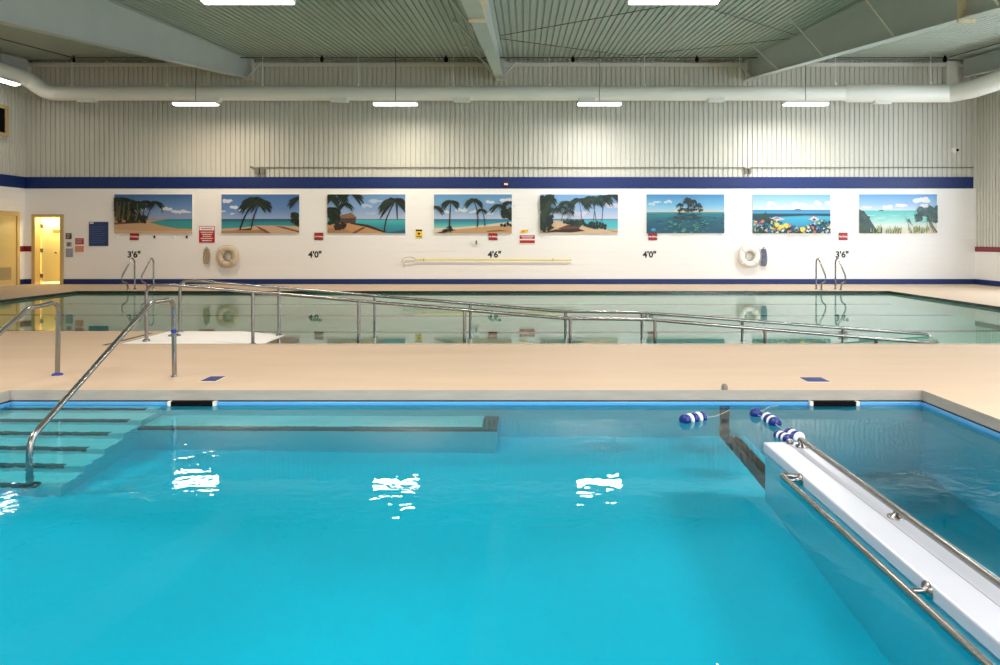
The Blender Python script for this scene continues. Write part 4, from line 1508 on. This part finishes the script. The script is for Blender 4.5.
a_ = [(WB, .07), (WW, .035), (WB, .06), (WW, .04), (WB, .045)]
c1 = fl(693, 419)
float_line('short blue and white float line lying left of the black lane line', [(1.98, 6.96, zf - .02), fl(716, 416.2), c1, fl(684, 420.5)], [(c1, fl(705, 416.5) - fl(681, 420.5), a_)], (1.88, 7.03, 0))
g1, g2, g3 = fl(756, 414), fl(771.5, 421), fl(795, 436)
float_line('blue and white float line running from the divider wall to the pool edge', [(2.36, 6.96, zf - .01), fl(770, 406.5), g1, g2, fl(786, 432), fl(790, 438)],
           [(g1, fl(760, 415.5) - fl(752, 412), [(WB, .075)]),
            (g2, fl(782, 427) - fl(763, 416), [(WW, .03), (WB, .07), (WW, .035), (WB, .06)]),
            (fl(783, 437), Vector((.25, -1, 0)), [(WB, .035), (WW, .03), (WB, .03), (WW, .03), (WB, .03)], .040),
            (fl(794, 436), Vector((.25, -1, 0)), [(WB, .05), (WW, .035), (WB, .05), (WW, .03)], .048)], None)
b = MB()
b.lathe([(.025, 0), (.025, .02), (.012, .035)], (1.93, 5.44, BZ - .001), 'z', 12)
b.tube([(1.93, 5.44, BZ + .03), (1.93, 5.50, BZ + .01), (1.93, 5.55, W1 + .01)], .008, 6)
tag(b.build('rope_clip', 'stainless'), 'metal rope clip on the far end of the white divider wall', 'clip')

# skimmers in the far wall of the near pool
for px0, px1, lab in ((171, 213, 'black skimmer mouth in the pool edge, left of the middle'), (813, 856, 'black skimmer mouth in the pool edge, near the right corner')):
    xa, xb = wx(px0, 6.96), wx(px1, 6.96)
    t = thing('pool_skimmer', ((xa + xb) / 2, 6.96, -.14), lab, 'skimmer', 'skimmers of the near pool')
    b = MB(); b.box(xa, xb, 6.955, 7.0, -.16, -.098); b.build('mouth', 'black', t)
    b = MB(); b.box(xa - .03, xa, 6.95, 7.0, -.16, -.098); b.box(xb, xb + .03, 6.95, 7.0, -.16, -.098); b.build('surround', 'white_plastic', t)

# depth markers let into the deck
def deck_marker(px0, px1, py0, py1, label):
    d0, d1 = F * EYE / (py1 - VY), F * EYE / (py0 - VY)
    dm = (d0 + d1) / 2
    xa, xb = wx(px0, dm), wx(px1, dm)
    t = thing('deck_marker', ((xa + xb) / 2, dm, 0), label, 'deck marker', 'blue markers let into the deck')
    b = MB(); b.box(xa, xb, d0, d1, -.004, .003); b.build('tile', 'white', t)
    b = MB(); b.box(xa + .004, xb - .004, d0 + .004, d1 - .004, .003, .0042); b.build('face', 'marker_blue', t)
    return t


deck_marker(803, 826, 377.6, 382.2, 'blue square marker in the deck near the right skimmer')
deck_marker(205, 221, 376.6, 381.6, 'blue square marker in the deck right of the banded handrail')

# ------------------------------------------------------------------ world, camera, view
wd = bpy.data.worlds.new('world'); sc.world = wd
wd.use_nodes = True
wd.node_tree.nodes['Background'].inputs[0].default_value = (.75, .85, 1, 1)
wd.node_tree.nodes['Background'].inputs[1].default_value = 0.4

cam = bpy.data.cameras.new('camera')
cam.sensor_width = 36.0; cam.lens = 36.0 * F / 1000.0
cam.shift_x = -(VX - 500) / 1000.0
cam.shift_y = -(332.5 - VY) / 1000.0
cam.clip_end = 200
co = bpy.data.objects.new('camera', cam)
co.location = (0, 0, EYE); co.rotation_euler = (pi / 2, 0, 0)
COL.objects.link(co)
sc.camera = co

sc.view_settings.view_transform = 'Standard'
sc.view_settings.look = 'None'
sc.view_settings.exposure = 0.16
sc.view_settings.gamma = 1.0
sc.view_settings.use_curve_mapping = False
cy = sc.cycles
cy.max_bounces = 10; cy.diffuse_bounces = 8; cy.glossy_bounces = 5; cy.transmission_bounces = 6; cy.transparent_max_bounces = 8
cy.caustics_refractive = True; cy.caustics_reflective = False
cy.blur_glossy = 0.5
cy.sample_clamp_indirect = 6.0
cy.use_denoising = True
try:
    cy.denoiser = 'OPENIMAGEDENOISE'
except Exception:
    pass
